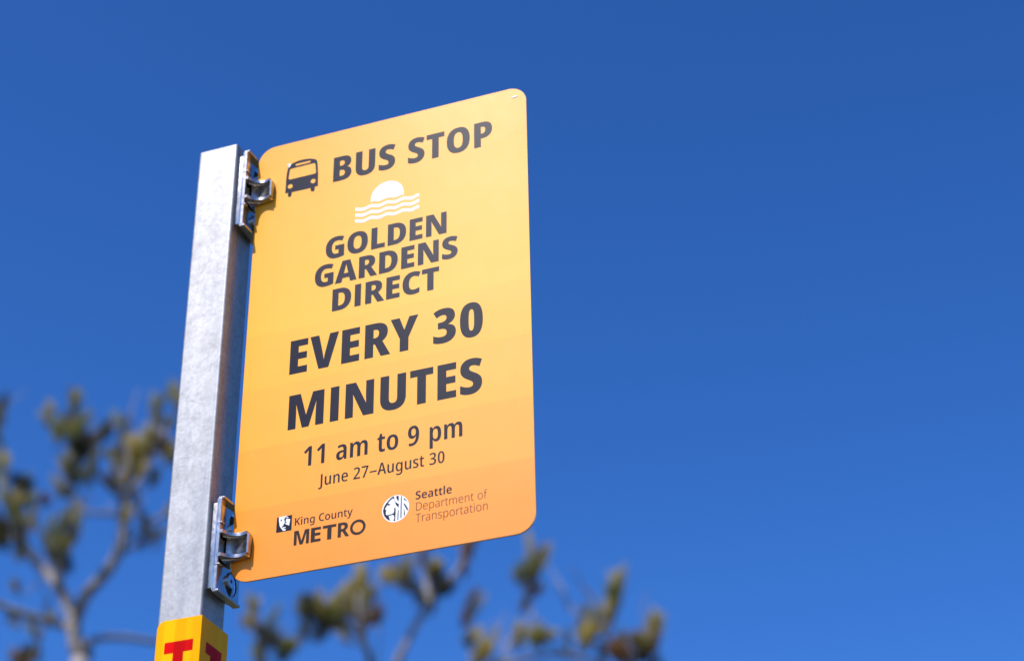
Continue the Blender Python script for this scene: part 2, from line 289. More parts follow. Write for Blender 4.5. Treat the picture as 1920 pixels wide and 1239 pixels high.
    'June 27–August 30': "8894,8277 ~8858,8277 ~8796,8286 8770,8296 8770,8452 ~8793,8446 ~8844,8435 8873,8435 ~8915,8435 ~8971,8475 ~8999,8567 8999,8646 8999,9850 9180,9850 9180,8645 ~9180,8511 ~9112,8349 ~8984,8277/10076,9551 10076,8620 9937,8620 9916,8742 9905,8742 ~9883,8697 ~9814,8634 ~9728,8603 9678,8603 ~9589,8603 ~9473,8683 ~9416,8835 9416,8944 9416,9551 9592,9551 9592,8981 ~9592,8868 ~9653,8756 9719,8756 ~9788,8756 ~9868,8827 ~9901,8966 9901,9069 9901,9551/10705,9568 ~10832,9568 ~10966,9407 10966,9240 10966,8620 10790,8620 10790,9202 ~10790,9308 ~10730,9415 10660,9415 ~10562,9415 ~10482,9260 10482,9089 10482,8620 10306,8620 10306,9551 10446,9551 10467,9426 10477,9426 ~10501,9473 ~10569,9536 ~10656,9568/11494,9567 ~11599,9567 ~11743,9461 ~11818,9274 11818,9151 11818,9045 11327,9045 ~11330,8897 ~11438,8747 11544,8747 ~11607,8747 ~11718,8779 11778,8813 11778,8664 ~11722,8633 ~11600,8603 11525,8603 ~11400,8603 ~11234,8721 ~11152,8935 11152,9079 ~11152,9237 ~11232,9453 ~11385,9567|11495,9428 ~11422,9428 ~11336,9304 11329,9176 11651,9176 ~11651,9249 ~11617,9362 ~11548,9428/13076,8620 12395,8620 12395,8753 12656,9093 ~12736,9196 ~12827,9341 ~12867,9465 12867,9537 ~12867,9617 ~12783,9710 12707,9710 ~12647,9710 ~12548,9661 12493,9607 12400,9728 ~12448,9775 ~12546,9837 ~12656,9867 12721,9867 ~12822,9867 ~12968,9787 ~13048,9643 13048,9547 ~13048,9454 ~12996,9294 ~12890,9133 12809,9034 12612,8786 12612,8779 13076,8779/13334,8620 13733,9688 13220,9688 13220,9850 13918,9850 13918,9721 13524,8620/14047,9011 14047,9157 14783,9157 14783,9011/15557,8620 15464,8971 15132,8971 15039,8620 14845,8620 15188,9851 15405,9851 15750,8620|15336,9497 ~15330,9528 ~15314,9599 ~15301,9669 15296,9697 ~15292,9667 ~15280,9599 ~15265,9531 15257,9499 15167,9133 15428,9133/16521,9551 16521,8620 16382,8620 16361,8742 16350,8742 ~16328,8697 ~16259,8634 ~16173,8603 16123,8603 ~16034,8603 ~15918,8683 ~15861,8835 15861,8944 15861,9551 16037,9551 16037,8981 ~16037,8868 ~16098,8756 16164,8756 ~16233,8756 ~16313,8827 ~16345,8966 16345,9069 16345,9551/17010,9568 ~17083,9568 ~17192,9502 17233,9429 17242,9429 17261,9551 17408,9551 17408,8624 ~17408,8490 ~17327,8304 ~17156,8207 17022,8207 ~16944,8207 ~16817,8235 16760,8264 16760,8424 ~16825,8390 ~16952,8357 17019,8357 ~17123,8357 ~17233,8466 17233,8586 17233,8612 ~17233,8639 ~17237,8713 17240,8746 17233,8746 ~17193,8674 ~17084,8603 17006,8603 ~16867,8603 ~16710,8850 16710,9081 ~16710,9317 ~16871,9568|17053,9417 ~16999,9417 ~16926,9340 ~16890,9190 16890,9079 ~16890,8912 ~16973,8752 17057,8752 ~17103,8752 ~17169,8788 ~17213,8861 ~17235,8972 17235,9047 17235,9089 ~17235,9203 ~17197,9349 ~17117,9417/18293,9551 18293,8620 18153,8620 18132,8742 18122,8742 ~18099,8697 ~18030,8634 ~17945,8603 17895,8603 ~17806,8603 ~17690,8683 ~17633,8835 17633,8944 17633,9551 17809,9551 17809,8981 ~17809,8868 ~17870,8756 17935,8756 ~18005,8756 ~18085,8827 ~18117,8966 18117,9069 18117,9551/19018,8879 ~19018,8791 ~18946,8667 ~18811,8603 18715,8603 ~18641,8603 ~18520,8631 18471,8656 18471,8826 ~18518,8795 ~18644,8753 18707,8753 ~18775,8753 ~18845,8814 18845,8870 ~18845,8901 ~18817,8952 ~18746,9002 18682,9033 ~18617,9068 ~18521,9143 ~18470,9245 18470,9316 ~18470,9433 ~18630,9568 18763,9568 ~18832,9568 ~18953,9534 19010,9503 18953,9367 ~18909,9393 ~18814,9425 18765,9425 ~18705,9425 ~18639,9371 18639,9324 ~18639,9291 ~18668,9243 ~18742,9196 18805,9163 ~18870,9128 ~18965,9053 ~19018,8952/19472,8754 ~19498,8754 ~19551,8766 19576,8775 19576,8636 ~19544,8621 ~19467,8603 19420,8603 ~19350,8603 ~19253,8660 ~19202,8780 19202,8876 19202,9408 19103,9408 19103,9498 19212,9550 19262,9756 19378,9756 19378,9551 19564,9551 19564,9408 19378,9408 19378,8888 ~19378,8821 ~19422,8754/20768,9564 ~20768,9490 ~20716,9372 ~20618,9289 20548,9267 20548,9260 ~20670,9239 ~20794,9086 20794,8963 ~20794,8857 ~20705,8694 ~20531,8603 20404,8603 ~20320,8603 ~20184,8629 20119,8660 20119,8830 ~20182,8794 ~20320,8757 20386,8757 ~20501,8757 ~20606,8873 20606,8971 ~20606,9041 ~20548,9131 ~20431,9178 20341,9178 20266,9178 20266,9330 20345,9330 ~20424,9330 ~20533,9383 ~20589,9480 20589,9543 ~20589,9626 ~20502,9713 20422,9713 ~20377,9713 ~20301,9692 ~20233,9652 20198,9624 20117,9750 ~20187,9809 ~20344,9867 20445,9867 ~20599,9867 ~20768,9704/21630,9235 ~21630,9088 ~21593,8855 ~21513,8691 ~21382,8603 21289,8603 ~21179,8603 ~21027,8729 ~20949,9008 20949,9235 ~20949,9446 ~21021,9726 ~21172,9868 21289,9868 ~21405,9868 ~21555,9725 ~21630,9443|21130,9235 ~21130,9075 ~21161,8865 ~21231,8761 21289,8761 ~21347,8761 ~21417,8864 ~21450,9076 21450,9235 ~21450,9393 ~21417,9604 ~21347,9709 21289,9709 ~21231,9709 ~21161,9605 ~21130,9394",
    'King County': "7060,4900 6911,4900 6698,5251 6630,5192 6630,4900 6500,4900 6500,5690 6630,5690 6630,5313 ~6651,5342 ~6699,5406 6726,5440 6908,5690 7053,5690 6791,5342/7204,5729 ~7234,5729 ~7274,5695 7274,5657 ~7274,5620 ~7234,5585 7204,5585 ~7173,5585 ~7132,5620 7132,5657 ~7132,5695 ~7172,5729/7266,5499 7266,4900 7139,4900 7139,5499/7721,5510 ~7815,5510 ~7916,5406 7916,5294 7916,4900 7790,4900 7790,5268 ~7790,5336 ~7742,5404 7689,5404 ~7614,5404 ~7556,5301 7556,5197 7556,4900 7429,4900 7429,5499 7528,5499 7545,5419 7552,5419 ~7569,5449 ~7621,5489 ~7685,5510/8264,5510 ~8318,5510 ~8399,5466 8428,5421 8433,5421 8446,5499 8552,5499 8552,4899 ~8552,4813 ~8494,4695 ~8375,4634 8282,4634 ~8222,4634 ~8124,4653 8083,4672 8083,4784 ~8127,4762 ~8224,4739 8281,4739 ~8351,4739 ~8426,4812 8426,4882 8426,4900 ~8426,4915 ~8429,4963 8431,4979 8426,4979 ~8399,4935 ~8319,4889 8262,4889 ~8162,4889 ~8046,5050 8046,5198 ~8046,5346 ~8163,5510|8296,5405 ~8257,5405 ~8203,5357 ~8176,5264 8176,5196 ~8176,5094 ~8238,4993 8299,4993 ~8333,4993 ~8383,5014 ~8415,5059 ~8430,5128 8430,5175 8430,5201 ~8430,5272 ~8403,5362 ~8343,5405/9329,5590 ~9278,5590 ~9199,5548 ~9145,5469 ~9116,5360 9116,5294 ~9116,5203 ~9165,5071 ~9262,5001 9333,5001 ~9379,5001 ~9464,5021 9504,5037 9504,4924 ~9463,4906 ~9373,4889 9316,4889 ~9205,4889 ~9056,4988 ~8981,5171 8981,5295 ~8981,5384 ~9026,5532 ~9114,5641 ~9243,5701 9327,5701 ~9382,5701 ~9487,5677 9533,5654 9489,5547 ~9454,5565 ~9375,5590/10141,5201 ~10141,5129 ~10106,5014 ~10039,4932 ~9940,4889 9877,4889 ~9818,4889 ~9722,4932 ~9654,5013 ~9617,5128 9617,5201 ~9617,5299 ~9678,5437 ~9796,5510 9880,5510 ~9958,5510 ~10075,5438 ~10141,5301|9747,5200 ~9747,5135 ~9774,5040 ~9833,4991 9879,4991 ~9925,4991 ~9984,5040 ~10011,5134 10011,5201 ~10011,5267 ~9983,5359 ~9925,5407 9879,5407 ~9809,5407 ~9747,5301/10758,5499 10758,4900 10658,4900 10641,4978 10634,4978 ~10617,4948 ~10565,4908 ~10501,4889 10465,4889 ~10402,4889 ~10315,4937 ~10270,5034 10270,5108 10270,5499 10397,5499 10397,5133 ~10397,5064 ~10445,4995 10496,4995 ~10548,4995 ~10607,5041 ~10631,5132 10631,5198 10631,5499/11212,5510 ~11306,5510 ~11407,5406 11407,5294 11407,4900 11281,4900 11281,5268 ~11281,5336 ~11233,5404 11180,5404 ~11105,5404 ~11047,5301 11047,5197 11047,4900 10920,4900 10920,5499 11019,5499 11036,5419 11043,5419 ~11061,5449 ~11112,5489 ~11176,5510/11777,4994 ~11798,4994 ~11840,5002 11857,5008 11857,4912 ~11836,4902 ~11777,4889 11743,4889 ~11694,4889 ~11620,4924 ~11578,5006 11578,5076 11578,5400 11504,5400 11504,5460 11585,5502 11624,5631 11705,5631 11705,5499 11850,5499 11850,5400 11705,5400 11705,5082 ~11705,5038 ~11743,4994/11882,5499 12016,5499 12123,5166 ~12130,5144 ~12142,5099 ~12153,5056 12156,5035 12160,5035 ~12165,5062 ~12184,5130 12195,5166 12298,5499 12430,5499 12202,4829 ~12180,4766 ~12123,4679 ~12041,4634 11983,4634 ~11959,4634 ~11922,4640 11907,4643 11907,4747 ~11919,4744 ~11949,4740 11965,4740 ~11996,4740 ~12037,4764 ~12067,4812 12079,4846 12098,4902",
    'Seattle': "19281,5540 ~19281,5468 ~19214,5354 ~19086,5288 18994,5288 ~18948,5288 ~18870,5298 ~18802,5318 18770,5334 18770,5483 ~18821,5456 ~18940,5424 18995,5424 ~19038,5424 ~19095,5450 ~19124,5496 19124,5526 ~19124,5558 ~19096,5602 ~19029,5644 18969,5670 ~18909,5698 ~18823,5762 ~18777,5854 18777,5921 ~18777,5994 ~18845,6097 ~18966,6152 19047,6152 ~19113,6152 ~19226,6122 19273,6100 19226,5969 ~19181,5991 ~19089,6017 19046,6017 ~19009,6017 ~18959,5994 ~18935,5953 18935,5927 ~18935,5894 ~18963,5850 ~19030,5810 19089,5782 ~19151,5754 ~19237,5689 ~19281,5602/19650,5952 ~19731,5952 ~19847,5882 ~19908,5752 19908,5662 19908,5581 19532,5581 ~19534,5497 ~19613,5408 19688,5408 ~19741,5408 ~19828,5430 19876,5454 19876,5332 ~19832,5310 ~19736,5288 19671,5288 ~19580,5288 ~19448,5363 ~19378,5510 19378,5616 ~19378,5725 ~19444,5875 ~19566,5952|19652,5837 ~19601,5837 ~19539,5763 19534,5689 19763,5689 ~19763,5733 ~19738,5799 ~19690,5837/20291,5952 ~20401,5952 ~20513,5839 20513,5728 20513,5300 20404,5300 20376,5387 20372,5387 ~20348,5354 ~20295,5309 ~20228,5288 20180,5288 ~20126,5288 ~20045,5336 ~20001,5425 20001,5487 ~20001,5586 ~20134,5688 20264,5693 20361,5697 20361,5723 ~20361,5783 ~20312,5835 20267,5835 ~20229,5835 ~20147,5809 20106,5788 20061,5897 ~20108,5923 ~20224,5952|20298,5598 ~20221,5595 ~20157,5541 20157,5492 ~20157,5448 ~20201,5405 20237,5405 ~20291,5405 ~20361,5478 20361,5545 20361,5601/20913,5415 ~20936,5415 ~20980,5425 21000,5432 21000,5315 ~20975,5303 ~20909,5288 20869,5288 ~20814,5288 ~20734,5327 ~20689,5417 20689,5493 20689,5821 20613,5821 20613,5892 20699,5941 20743,6078 20842,6078 20842,5940 20993,5940 20993,5821 20842,5821 20842,5501 ~20842,5457 ~20879,5415/21347,5415 ~21370,5415 ~21415,5425 21435,5432 21435,5315 ~21409,5303 ~21344,5288 21303,5288 ~21249,5288 ~21168,5327 ~21123,5417 21123,5493 21123,5821 21047,5821 21047,5892 21134,5941 21178,6078 21277,6078 21277,5940 21427,5940 21427,5821 21277,5821 21277,5501 ~21277,5457 ~21313,5415/21696,5300 21543,5300 21543,6194 21696,6194/22102,5952 ~22183,5952 ~22299,5882 ~22360,5752 22360,5662 22360,5581 21984,5581 ~21986,5497 ~22065,5408 22140,5408 ~22193,5408 ~22280,5430 22328,5454 22328,5332 ~22284,5310 ~22188,5288 22124,5288 ~22032,5288 ~21901,5363 ~21830,5510 21830,5616 ~21830,5725 ~21896,5875 ~22018,5952|22105,5837 ~22054,5837 ~21992,5763 21987,5689 22215,5689 ~22215,5733 ~22191,5799 ~22142,5837",
    'Department of': "19396,4569 ~19396,4428 ~19310,4237 ~19144,4140 19021,4140 18830,4140 18830,4980 19038,4980 ~19154,4980 ~19313,4887 ~19396,4704|19314,4566 ~19314,4681 ~19251,4834 ~19125,4911 19028,4911 18908,4911 18908,4209 19015,4209 ~19167,4209 ~19314,4388/19765,4779 ~19839,4779 ~19936,4705 ~19986,4577 19986,4496 19986,4443 19601,4443 ~19602,4321 ~19699,4194 19790,4194 ~19838,4194 ~19917,4215 19961,4237 19961,4168 ~19921,4148 ~19838,4128 19786,4128 ~19700,4128 ~19583,4207 ~19524,4352 19524,4450 ~19524,4550 ~19580,4698 ~19688,4779|19765,4715 ~19694,4715 ~19610,4608 19603,4505 19910,4505 ~19910,4566 ~19879,4660 ~19815,4715/20394,4779 ~20501,4779 ~20620,4618 20620,4457 ~20620,4350 ~20564,4203 ~20463,4128 20392,4128 ~20346,4128 ~20276,4158 ~20228,4209 20213,4239 20208,4239 ~20210,4215 ~20212,4159 20212,4134 20212,3861 20137,3861 20137,4767 20198,4767 20207,4660 20212,4660 ~20228,4694 ~20277,4748 ~20347,4779|20381,4714 ~20324,4714 ~20249,4658 ~20213,4551 20212,4472 20212,4445 ~20212,4363 ~20249,4251 ~20323,4194 20380,4194 ~20432,4194 ~20504,4254 ~20542,4371 20542,4457 ~20542,4581 ~20463,4714/20969,4779 ~21068,4779 ~21160,4674 21160,4564 21160,4140 21102,4140 21090,4238 21087,4238 ~21067,4205 ~21018,4155 ~20949,4128 20901,4128 ~20846,4128 ~20769,4173 ~20728,4254 20728,4307 ~20728,4401 ~20861,4500 20989,4507 21085,4512 21085,4556 ~21085,4643 ~21024,4715 20963,4715 ~20924,4715 ~20848,4693 20809,4672 20785,4731 ~20824,4752 ~20919,4779|20999,4451 ~20899,4446 ~20806,4375 20806,4308 ~20806,4250 ~20867,4191 20919,4191 ~20997,4191 ~21085,4298 21085,4394 21085,4456/21579,4778 ~21597,4778 ~21634,4774 21649,4769 21638,4696 ~21623,4701 ~21592,4705 21575,4705 ~21539,4705 ~21481,4671 ~21439,4609 ~21416,4525 21416,4476 21416,4140 21340,4140 21340,4767 21402,4767 21411,4650 21415,4650 ~21431,4685 ~21476,4743 ~21540,4778/21921,4193 ~21942,4193 ~21982,4201 21997,4207 21997,4145 ~21980,4138 ~21933,4128 21906,4128 ~21860,4128 ~21795,4165 ~21761,4243 21761,4305 21761,4705 21683,4705 21683,4746 21762,4771 21787,4914 21837,4914 21837,4767 21993,4767 21993,4705 21837,4705 21837,4309 ~21837,4251 ~21877,4193/22700,4779 ~22786,4779 ~22877,4674 22877,4561 22877,4140 22802,4140 22802,4554 ~22802,4637 ~22741,4713 22686,4713 ~22609,4713 ~22533,4607 22533,4503 22533,4140 22458,4140 22458,4552 ~22458,4609 ~22430,4680 ~22379,4713 22341,4713 ~22288,4713 ~22221,4659 ~22189,4559 22189,4489 22189,4140 22113,4140 22113,4767 22174,4767 22184,4672 22189,4672 ~22204,4703 ~22250,4751 ~22315,4779 22357,4779 ~22421,4779 ~22502,4720 22517,4667 22522,4667 ~22547,4721 ~22637,4779/23267,4779 ~23341,4779 ~23438,4705 ~23488,4577 23488,4496 23488,4443 23103,4443 ~23104,4321 ~23200,4194 23292,4194 ~23340,4194 ~23419,4215 23463,4237 23463,4168 ~23423,4148 ~23340,4128 23287,4128 ~23202,4128 ~23085,4207 ~23026,4352 23026,4450 ~23026,4550 ~23082,4698 ~23190,4779|23266,4715 ~23196,4715 ~23112,4608 23104,4505 23412,4505 ~23412,4566 ~23381,4660 ~23317,4715/23895,4779 ~23989,4779 ~24087,4673 24087,4559 24087,4140 24011,4140 24011,4549 ~24011,4633 ~23948,4713 23884,4713 ~23798,4713 ~23714,4597 23714,4479 23714,4140 23638,4140 23638,4767 23699,4767 23709,4666 23713,4666 ~23729,4699 ~23781,4751 ~23852,4779/24432,4193 ~24453,4193 ~24493,4201 24508,4207 24508,4145 ~24491,4138 ~24443,4128 24417,4128 ~24370,4128 ~24306,4165 ~24271,4243 24271,4305 24271,4705 24194,4705 24194,4746 24273,4771 24298,4914 24347,4914 24347,4767 24504,4767 24504,4705 24347,4705 24347,4309 ~24347,4251 ~24388,4193/25397,4454 ~25397,4379 ~25365,4258 ~25301,4173 ~25207,4128 25146,4128 ~25088,4128 ~24996,4173 ~24931,4258 ~24897,4379 24897,4455 ~24897,4558 ~24956,4703 ~25068,4779 25149,4779 ~25229,4779 ~25340,4701 ~25397,4556|24975,4455 ~24975,4373 ~25012,4256 ~25089,4194 25147,4194 ~25207,4194 ~25283,4255 ~25319,4373 25319,4455 ~25319,4535 ~25284,4650 ~25209,4713 25148,4713 ~25059,4713 ~24975,4579/25775,4705 25646,4705 25646,4140 25570,4140 25570,4705 25471,4705 25471,4746 25570,4770 25570,4825 ~25570,4934 ~25651,5040 25738,5040 ~25769,5040 ~25819,5029 25840,5022 25820,4960 ~25803,4967 ~25762,4975 25742,4975 ~25691,4975 ~25646,4906 25646,4825 25646,4767 25775,4767",
    'Transportation': "19096,2960 19017,2960 19017,3739 18790,3739 18790,3810 19323,3810 19323,3739 19096,3739/19668,3606 ~19685,3606 ~19722,3601 19738,3596 19726,3523 ~19712,3527 ~19680,3532 19663,3532 ~19627,3532 ~19569,3497 ~19526,3434 ~19504,3349 19504,3300 19504,2960 19427,2960 19427,3595 19489,3595 19498,3476 19503,3476 ~19518,3512 ~19564,3571 ~19628,3606/20046,3606 ~20145,3606 ~20238,3501 20238,3389 20238,2960 20180,2960 20167,3059 20164,3059 ~20145,3026 ~20095,2975 ~20026,2948 19977,2948 ~19922,2948 ~19844,2993 ~19803,3075 19803,3129 ~19803,3224 ~19937,3325 20066,3331 20162,3336 20162,3381 ~20162,3469 ~20101,3542 20039,3542 ~20001,3542 ~19924,3519 19884,3498 19860,3558 ~19900,3580 ~19995,3606|20076,3275 ~19976,3270 ~19882,3198 19882,3130 ~19882,3071 ~19943,3011 19995,3011 ~20074,3011 ~20162,3120 20162,3217 20162,3280/20679,3607 ~20773,3607 ~20872,3500 20872,3384 20872,2960 20795,2960 20795,3374 ~20795,3459 ~20731,3540 20667,3540 ~20581,3540 ~20496,3423 20496,3303 20496,2960 20420,2960 20420,3595 20481,3595 20491,3492 20496,3492 ~20512,3526 ~20564,3578 ~20635,3607/21402,3127 ~21402,3070 ~21352,2990 ~21255,2948 21187,2948 ~21130,2948 ~21042,2970 21010,2987 21010,3063 ~21045,3042 ~21138,3014 21186,3014 ~21259,3014 ~21327,3072 21327,3123 ~21327,3154 ~21298,3198 ~21236,3235 21186,3256 ~21135,3279 ~21058,3325 ~21015,3391 21015,3443 ~21015,3519 ~21126,3607 21221,3607 ~21271,3607 ~21357,3586 21393,3567 21365,3505 ~21334,3521 ~21258,3542 21218,3542 ~21157,3542 ~21089,3491 21089,3446 ~21089,3414 ~21119,3372 ~21183,3337 21231,3316 ~21281,3293 ~21358,3247 ~21402,3180/21803,3607 ~21911,3607 ~22030,3444 22030,3280 ~22030,3172 ~21975,3024 ~21872,2948 21801,2948 ~21755,2948 ~21684,2979 ~21636,3030 21620,3061 21615,3061 ~21618,3036 ~21620,2979 21620,2954 21620,2678 21544,2678 21544,3595 21606,3595 21615,3486 21619,3486 ~21636,3521 ~21685,3575 ~21755,3607|21790,3540 ~21732,3540 ~21657,3484 ~21621,3376 21620,3296 21620,3268 ~21620,3185 ~21657,3072 ~21731,3014 21788,3014 ~21841,3014 ~21914,3075 ~21952,3194 21952,3281 ~21952,3406 ~21873,3540/22654,3278 ~22654,3201 ~22621,3080 ~22558,2994 ~22463,2948 22401,2948 ~22342,2948 ~22249,2994 ~22184,3080 ~22150,3201 22150,3279 ~22150,3383 ~22209,3530 ~22323,3607 22404,3607 ~22485,3607 ~22596,3528 ~22654,3382|22229,3279 ~22229,3196 ~22266,3077 ~22343,3014 22402,3014 ~22462,3014 ~22539,3077 ~22575,3195 22575,3278 ~22575,3360 ~22540,3477 ~22464,3540 22403,3540 ~22314,3540 ~22229,3404/23048,3606 ~23066,3606 ~23103,3601 23119,3596 23107,3523 ~23093,3527 ~23061,3532 23044,3532 ~23008,3532 ~22950,3497 ~22907,3434 ~22884,3349 22884,3300 22884,2960 22808,2960 22808,3595 22870,3595 22879,3476 22884,3476 ~22899,3512 ~22945,3571 ~23009,3606/23393,3014 ~23414,3014 ~23454,3022 23469,3027 23469,2965 ~23452,2958 ~23404,2948 23377,2948 ~23331,2948 ~23266,2985 ~23231,3064 23231,3126 23231,3532 23153,3532 23153,3574 23233,3598 23258,3744 23308,3744 23308,3595 23465,3595 23465,3532 23308,3532 23308,3131 ~23308,3073 ~23349,3014/23786,3606 ~23885,3606 ~23978,3501 23978,3389 23978,2960 23920,2960 23907,3059 23904,3059 ~23885,3026 ~23835,2975 ~23766,2948 23717,2948 ~23662,2948 ~23584,2993 ~23543,3075 23543,3129 ~23543,3224 ~23677,3325 23806,3331 23902,3336 23902,3381 ~23902,3469 ~23841,3542 23779,3542 ~23741,3542 ~23664,3519 23624,3498 23600,3558 ~23640,3580 ~23735,3606|23816,3275 ~23716,3270 ~23622,3198 23622,3130 ~23622,3071 ~23683,3011 23735,3011 ~23814,3011 ~23902,3120 23902,3217 23902,3280/24325,3014 ~24347,3014 ~24387,3022 24401,3027 24401,2965 ~24384,2958 ~24337,2948 24310,2948 ~24263,2948 ~24198,2985 ~24164,3064 24164,3126 24164,3532 24085,3532 24085,3574 24165,3598 24190,3744 24240,3744 24240,3595 24398,3595 24398,3532 24240,3532 24240,3131 ~24240,3073 ~24281,3014/24559,3832 ~24583,3832 ~24608,3802 24608,3775 ~24608,3747 ~24582,3717 24559,3717 ~24536,3717 ~24510,3748 24510,3774 ~24510,3802 ~24536,3832/24596,3595 24596,2960 24520,2960 24520,3595/25255,3278 ~25255,3201 ~25222,3080 ~25158,2994 ~25063,2948 25002,2948 ~24943,2948 ~24850,2994 ~24785,3080 ~24751,3201 24751,3279 ~24751,3383 ~24810,3530 ~24923,3607 25005,3607 ~25085,3607 ~25197,3528 ~25255,3382|24830,3279 ~24830,3196 ~24867,3077 ~24944,3014 25003,3014 ~25063,3014 ~25139,3077 ~25176,3195 25176,3278 ~25176,3360 ~25140,3477 ~25065,3540 25004,3540 ~24914,3540 ~24830,3404/25667,3607 ~25762,3607 ~25860,3500 25860,3384 25860,2960 25784,2960 25784,3374 ~25784,3459 ~25720,3540 25656,3540 ~25569,3540 ~25485,3423 25485,3303 25485,2960 25408,2960 25408,3595 25470,3595 25480,3492 25484,3492 ~25500,3526 ~25552,3578 ~25624,3607",
    'METRO': "7095,2830 6768,3959 6760,3959 ~6764,3917 ~6772,3777 ~6779,3614 6779,3536 6779,2830 6476,2830 6476,4330 6935,4330 7260,3230 7268,3230 7591,4330 8049,4330 8049,2830 7734,2830 7734,3543 ~7734,3615 ~7738,3773 ~7746,3915 7748,3957 7740,3957 7415,2830/9245,2830 8220,2830 8220,4330 9245,4330 9245,4038 8640,4038 8640,3754 9203,3754 9203,3462 8640,3462 8640,3125 9245,3125/10344,2830 9905,2830 9905,4033 9433,4033 9433,4330 10816,4330 10816,4033 10344,4033/11429,4330 ~11620,4330 ~11873,4230 ~11999,4036 11999,3890 ~11999,3794 ~11936,3641 ~11823,3528 11747,3487 12160,2830 11768,2830 11456,3392 11318,3392 11318,2830 10975,2830 10975,4330|11422,4053 11318,4053 11318,3666 11421,3666 ~11527,3666 ~11651,3761 11651,3874 ~11651,3932 ~11604,4012 ~11502,4053",
}
TRACES = {
    'bus': [[(3409, 44198), (3421, 44992), (3426, 46006), (3463, 46761), (3543, 47404), (3600, 47619), (3706, 47770), (3925, 47915), (4327, 48062), (4822, 48156), (5456, 48161), (6141, 48044), (6646, 47858), (6855, 47713), (6975, 47536), (7023, 47267), (7100, 46532), (7160, 45754), (7184, 44989), (7201, 44168), (6854, 44161), (6846, 43922), (6828, 43726), (6744, 43608), (6588, 43600), (6451, 43677), (6376, 43847), (6355, 44124), (4186, 44156), (4184, 43930), (4142, 43716), (4035, 43608), (3900, 43614), (3782, 43711), (3736, 43899), (3730, 44193)], [(4437, 47682), (4522, 47787), (6130, 47780), (6211, 47696), (6184, 47591), (6073, 47539), (4535, 47532), (4442, 47578)], [(3703, 46084), (3796, 47079), (3846, 47244), (3980, 47295), (6625, 47316), (6741, 47233), (6788, 47077), (6895, 46080), (6865, 45946), (6754, 45905), (3870, 45911), (3754, 45968)], [(4203, 45121), (4243, 44998), (4226, 44872), (4157, 44771), (4048, 44712), (3922, 44708), (3803, 44761), (3714, 44858), (3674, 44982), (3691, 45107), (3760, 45209), (3869, 45268), (3996, 45271), (4115, 45219)], [(6860, 45102), (6899, 44979), (6881, 44854), (6812, 44752), (6703, 44694), (6578, 44690), (6460, 44742), (6373, 44840), (6334, 44963), (6351, 45088), (6421, 45189), (6529, 45248), (6655, 45251), (6773, 45199)]],
    'face_square': [[(4601, 6094), (6171, 6102), (6171, 4500), (4577, 4498)]],
    'face_light': [[(4797, 6099), (5738, 6096), (5628, 6037), (5507, 5977), (5428, 5898), (5342, 5769), (5401, 5644), (5419, 5495), (5435, 5389), (5378, 5296), (5290, 5209), (5304, 5144), (5224, 5097), (5149, 4966), (5193, 4906), (5272, 4964), (5355, 4970), (5561, 4963), (5565, 4890), (5443, 4850), (5321, 4831), (5346, 4755), (5490, 4749), (5594, 4719), (5579, 4629), (5479, 4576), (5356, 4567), (5247, 4670), (5070, 4898), (4932, 5151), (4875, 5430), (4814, 5794)]],
    'face_cheek': [[(5542, 5700), (5600, 5783), (5767, 5742), (5911, 5746), (5988, 5659), (5952, 5355), (5897, 5025), (5758, 5122), (5589, 5205), (5514, 5271), (5488, 5358), (5537, 5411), (5583, 5320), (5653, 5369), (5596, 5463), (5531, 5516)]],
    'face_brow': [[(5564, 5873), (5633, 5943), (5734, 5976), (5820, 5908), (5719, 5865), (5638, 5849)]],
    'face_eye': [[(4968, 5807), (5039, 5840), (5136, 5776), (5131, 5673), (5051, 5626), (4976, 5671), (5014, 5726)]],
    'emb_dark': [[(16610, 6073), (16370, 6000), (16106, 5774), (15811, 5465), (15630, 5163), (15525, 4803), (15559, 4478), (15684, 4163), (15889, 3874), (16091, 3694), (16285, 3614), (16189, 3856), (16103, 4132), (16434, 4161), (16589, 4143), (16650, 4016), (16668, 3767), (16566, 3535), (16761, 3510), (16798, 4262), (16788, 4758), (16718, 4936), (16649, 4784), (16642, 4456), (16569, 4327), (16367, 4266), (15924, 4239), (15836, 4319), (15801, 4476), (15824, 4653), (15875, 4737), (15733, 4868), (15752, 4991), (15955, 5283), (16052, 5237), (16082, 5111), (16150, 5214), (16299, 5276), (16101, 5366), (16010, 5461), (16231, 5684), (16453, 5868), (16561, 5848), (16675, 5522), (16788, 5198), (16953, 4946), (17103, 4822), (17096, 5194), (16947, 5278), (16757, 5424), (16645, 5666)], [(16825, 6060), (17081, 6011), (17083, 5459), (16941, 5610), (16857, 5791)], [(17297, 5956), (17396, 5937), (17389, 3715), (17283, 3666)], [(17595, 5720), (17827, 5469), (18046, 5070), (17882, 5321), (17599, 5526)], [(17604, 5208), (17836, 4890), (18028, 4524), (17965, 4290), (17813, 4620), (17607, 5015)], [(17626, 4655), (17727, 4198), (17744, 3976), (17627, 3807)], [(17039, 4642), (17096, 4480), (17086, 3553), (16985, 3545), (16999, 4225)]],
}
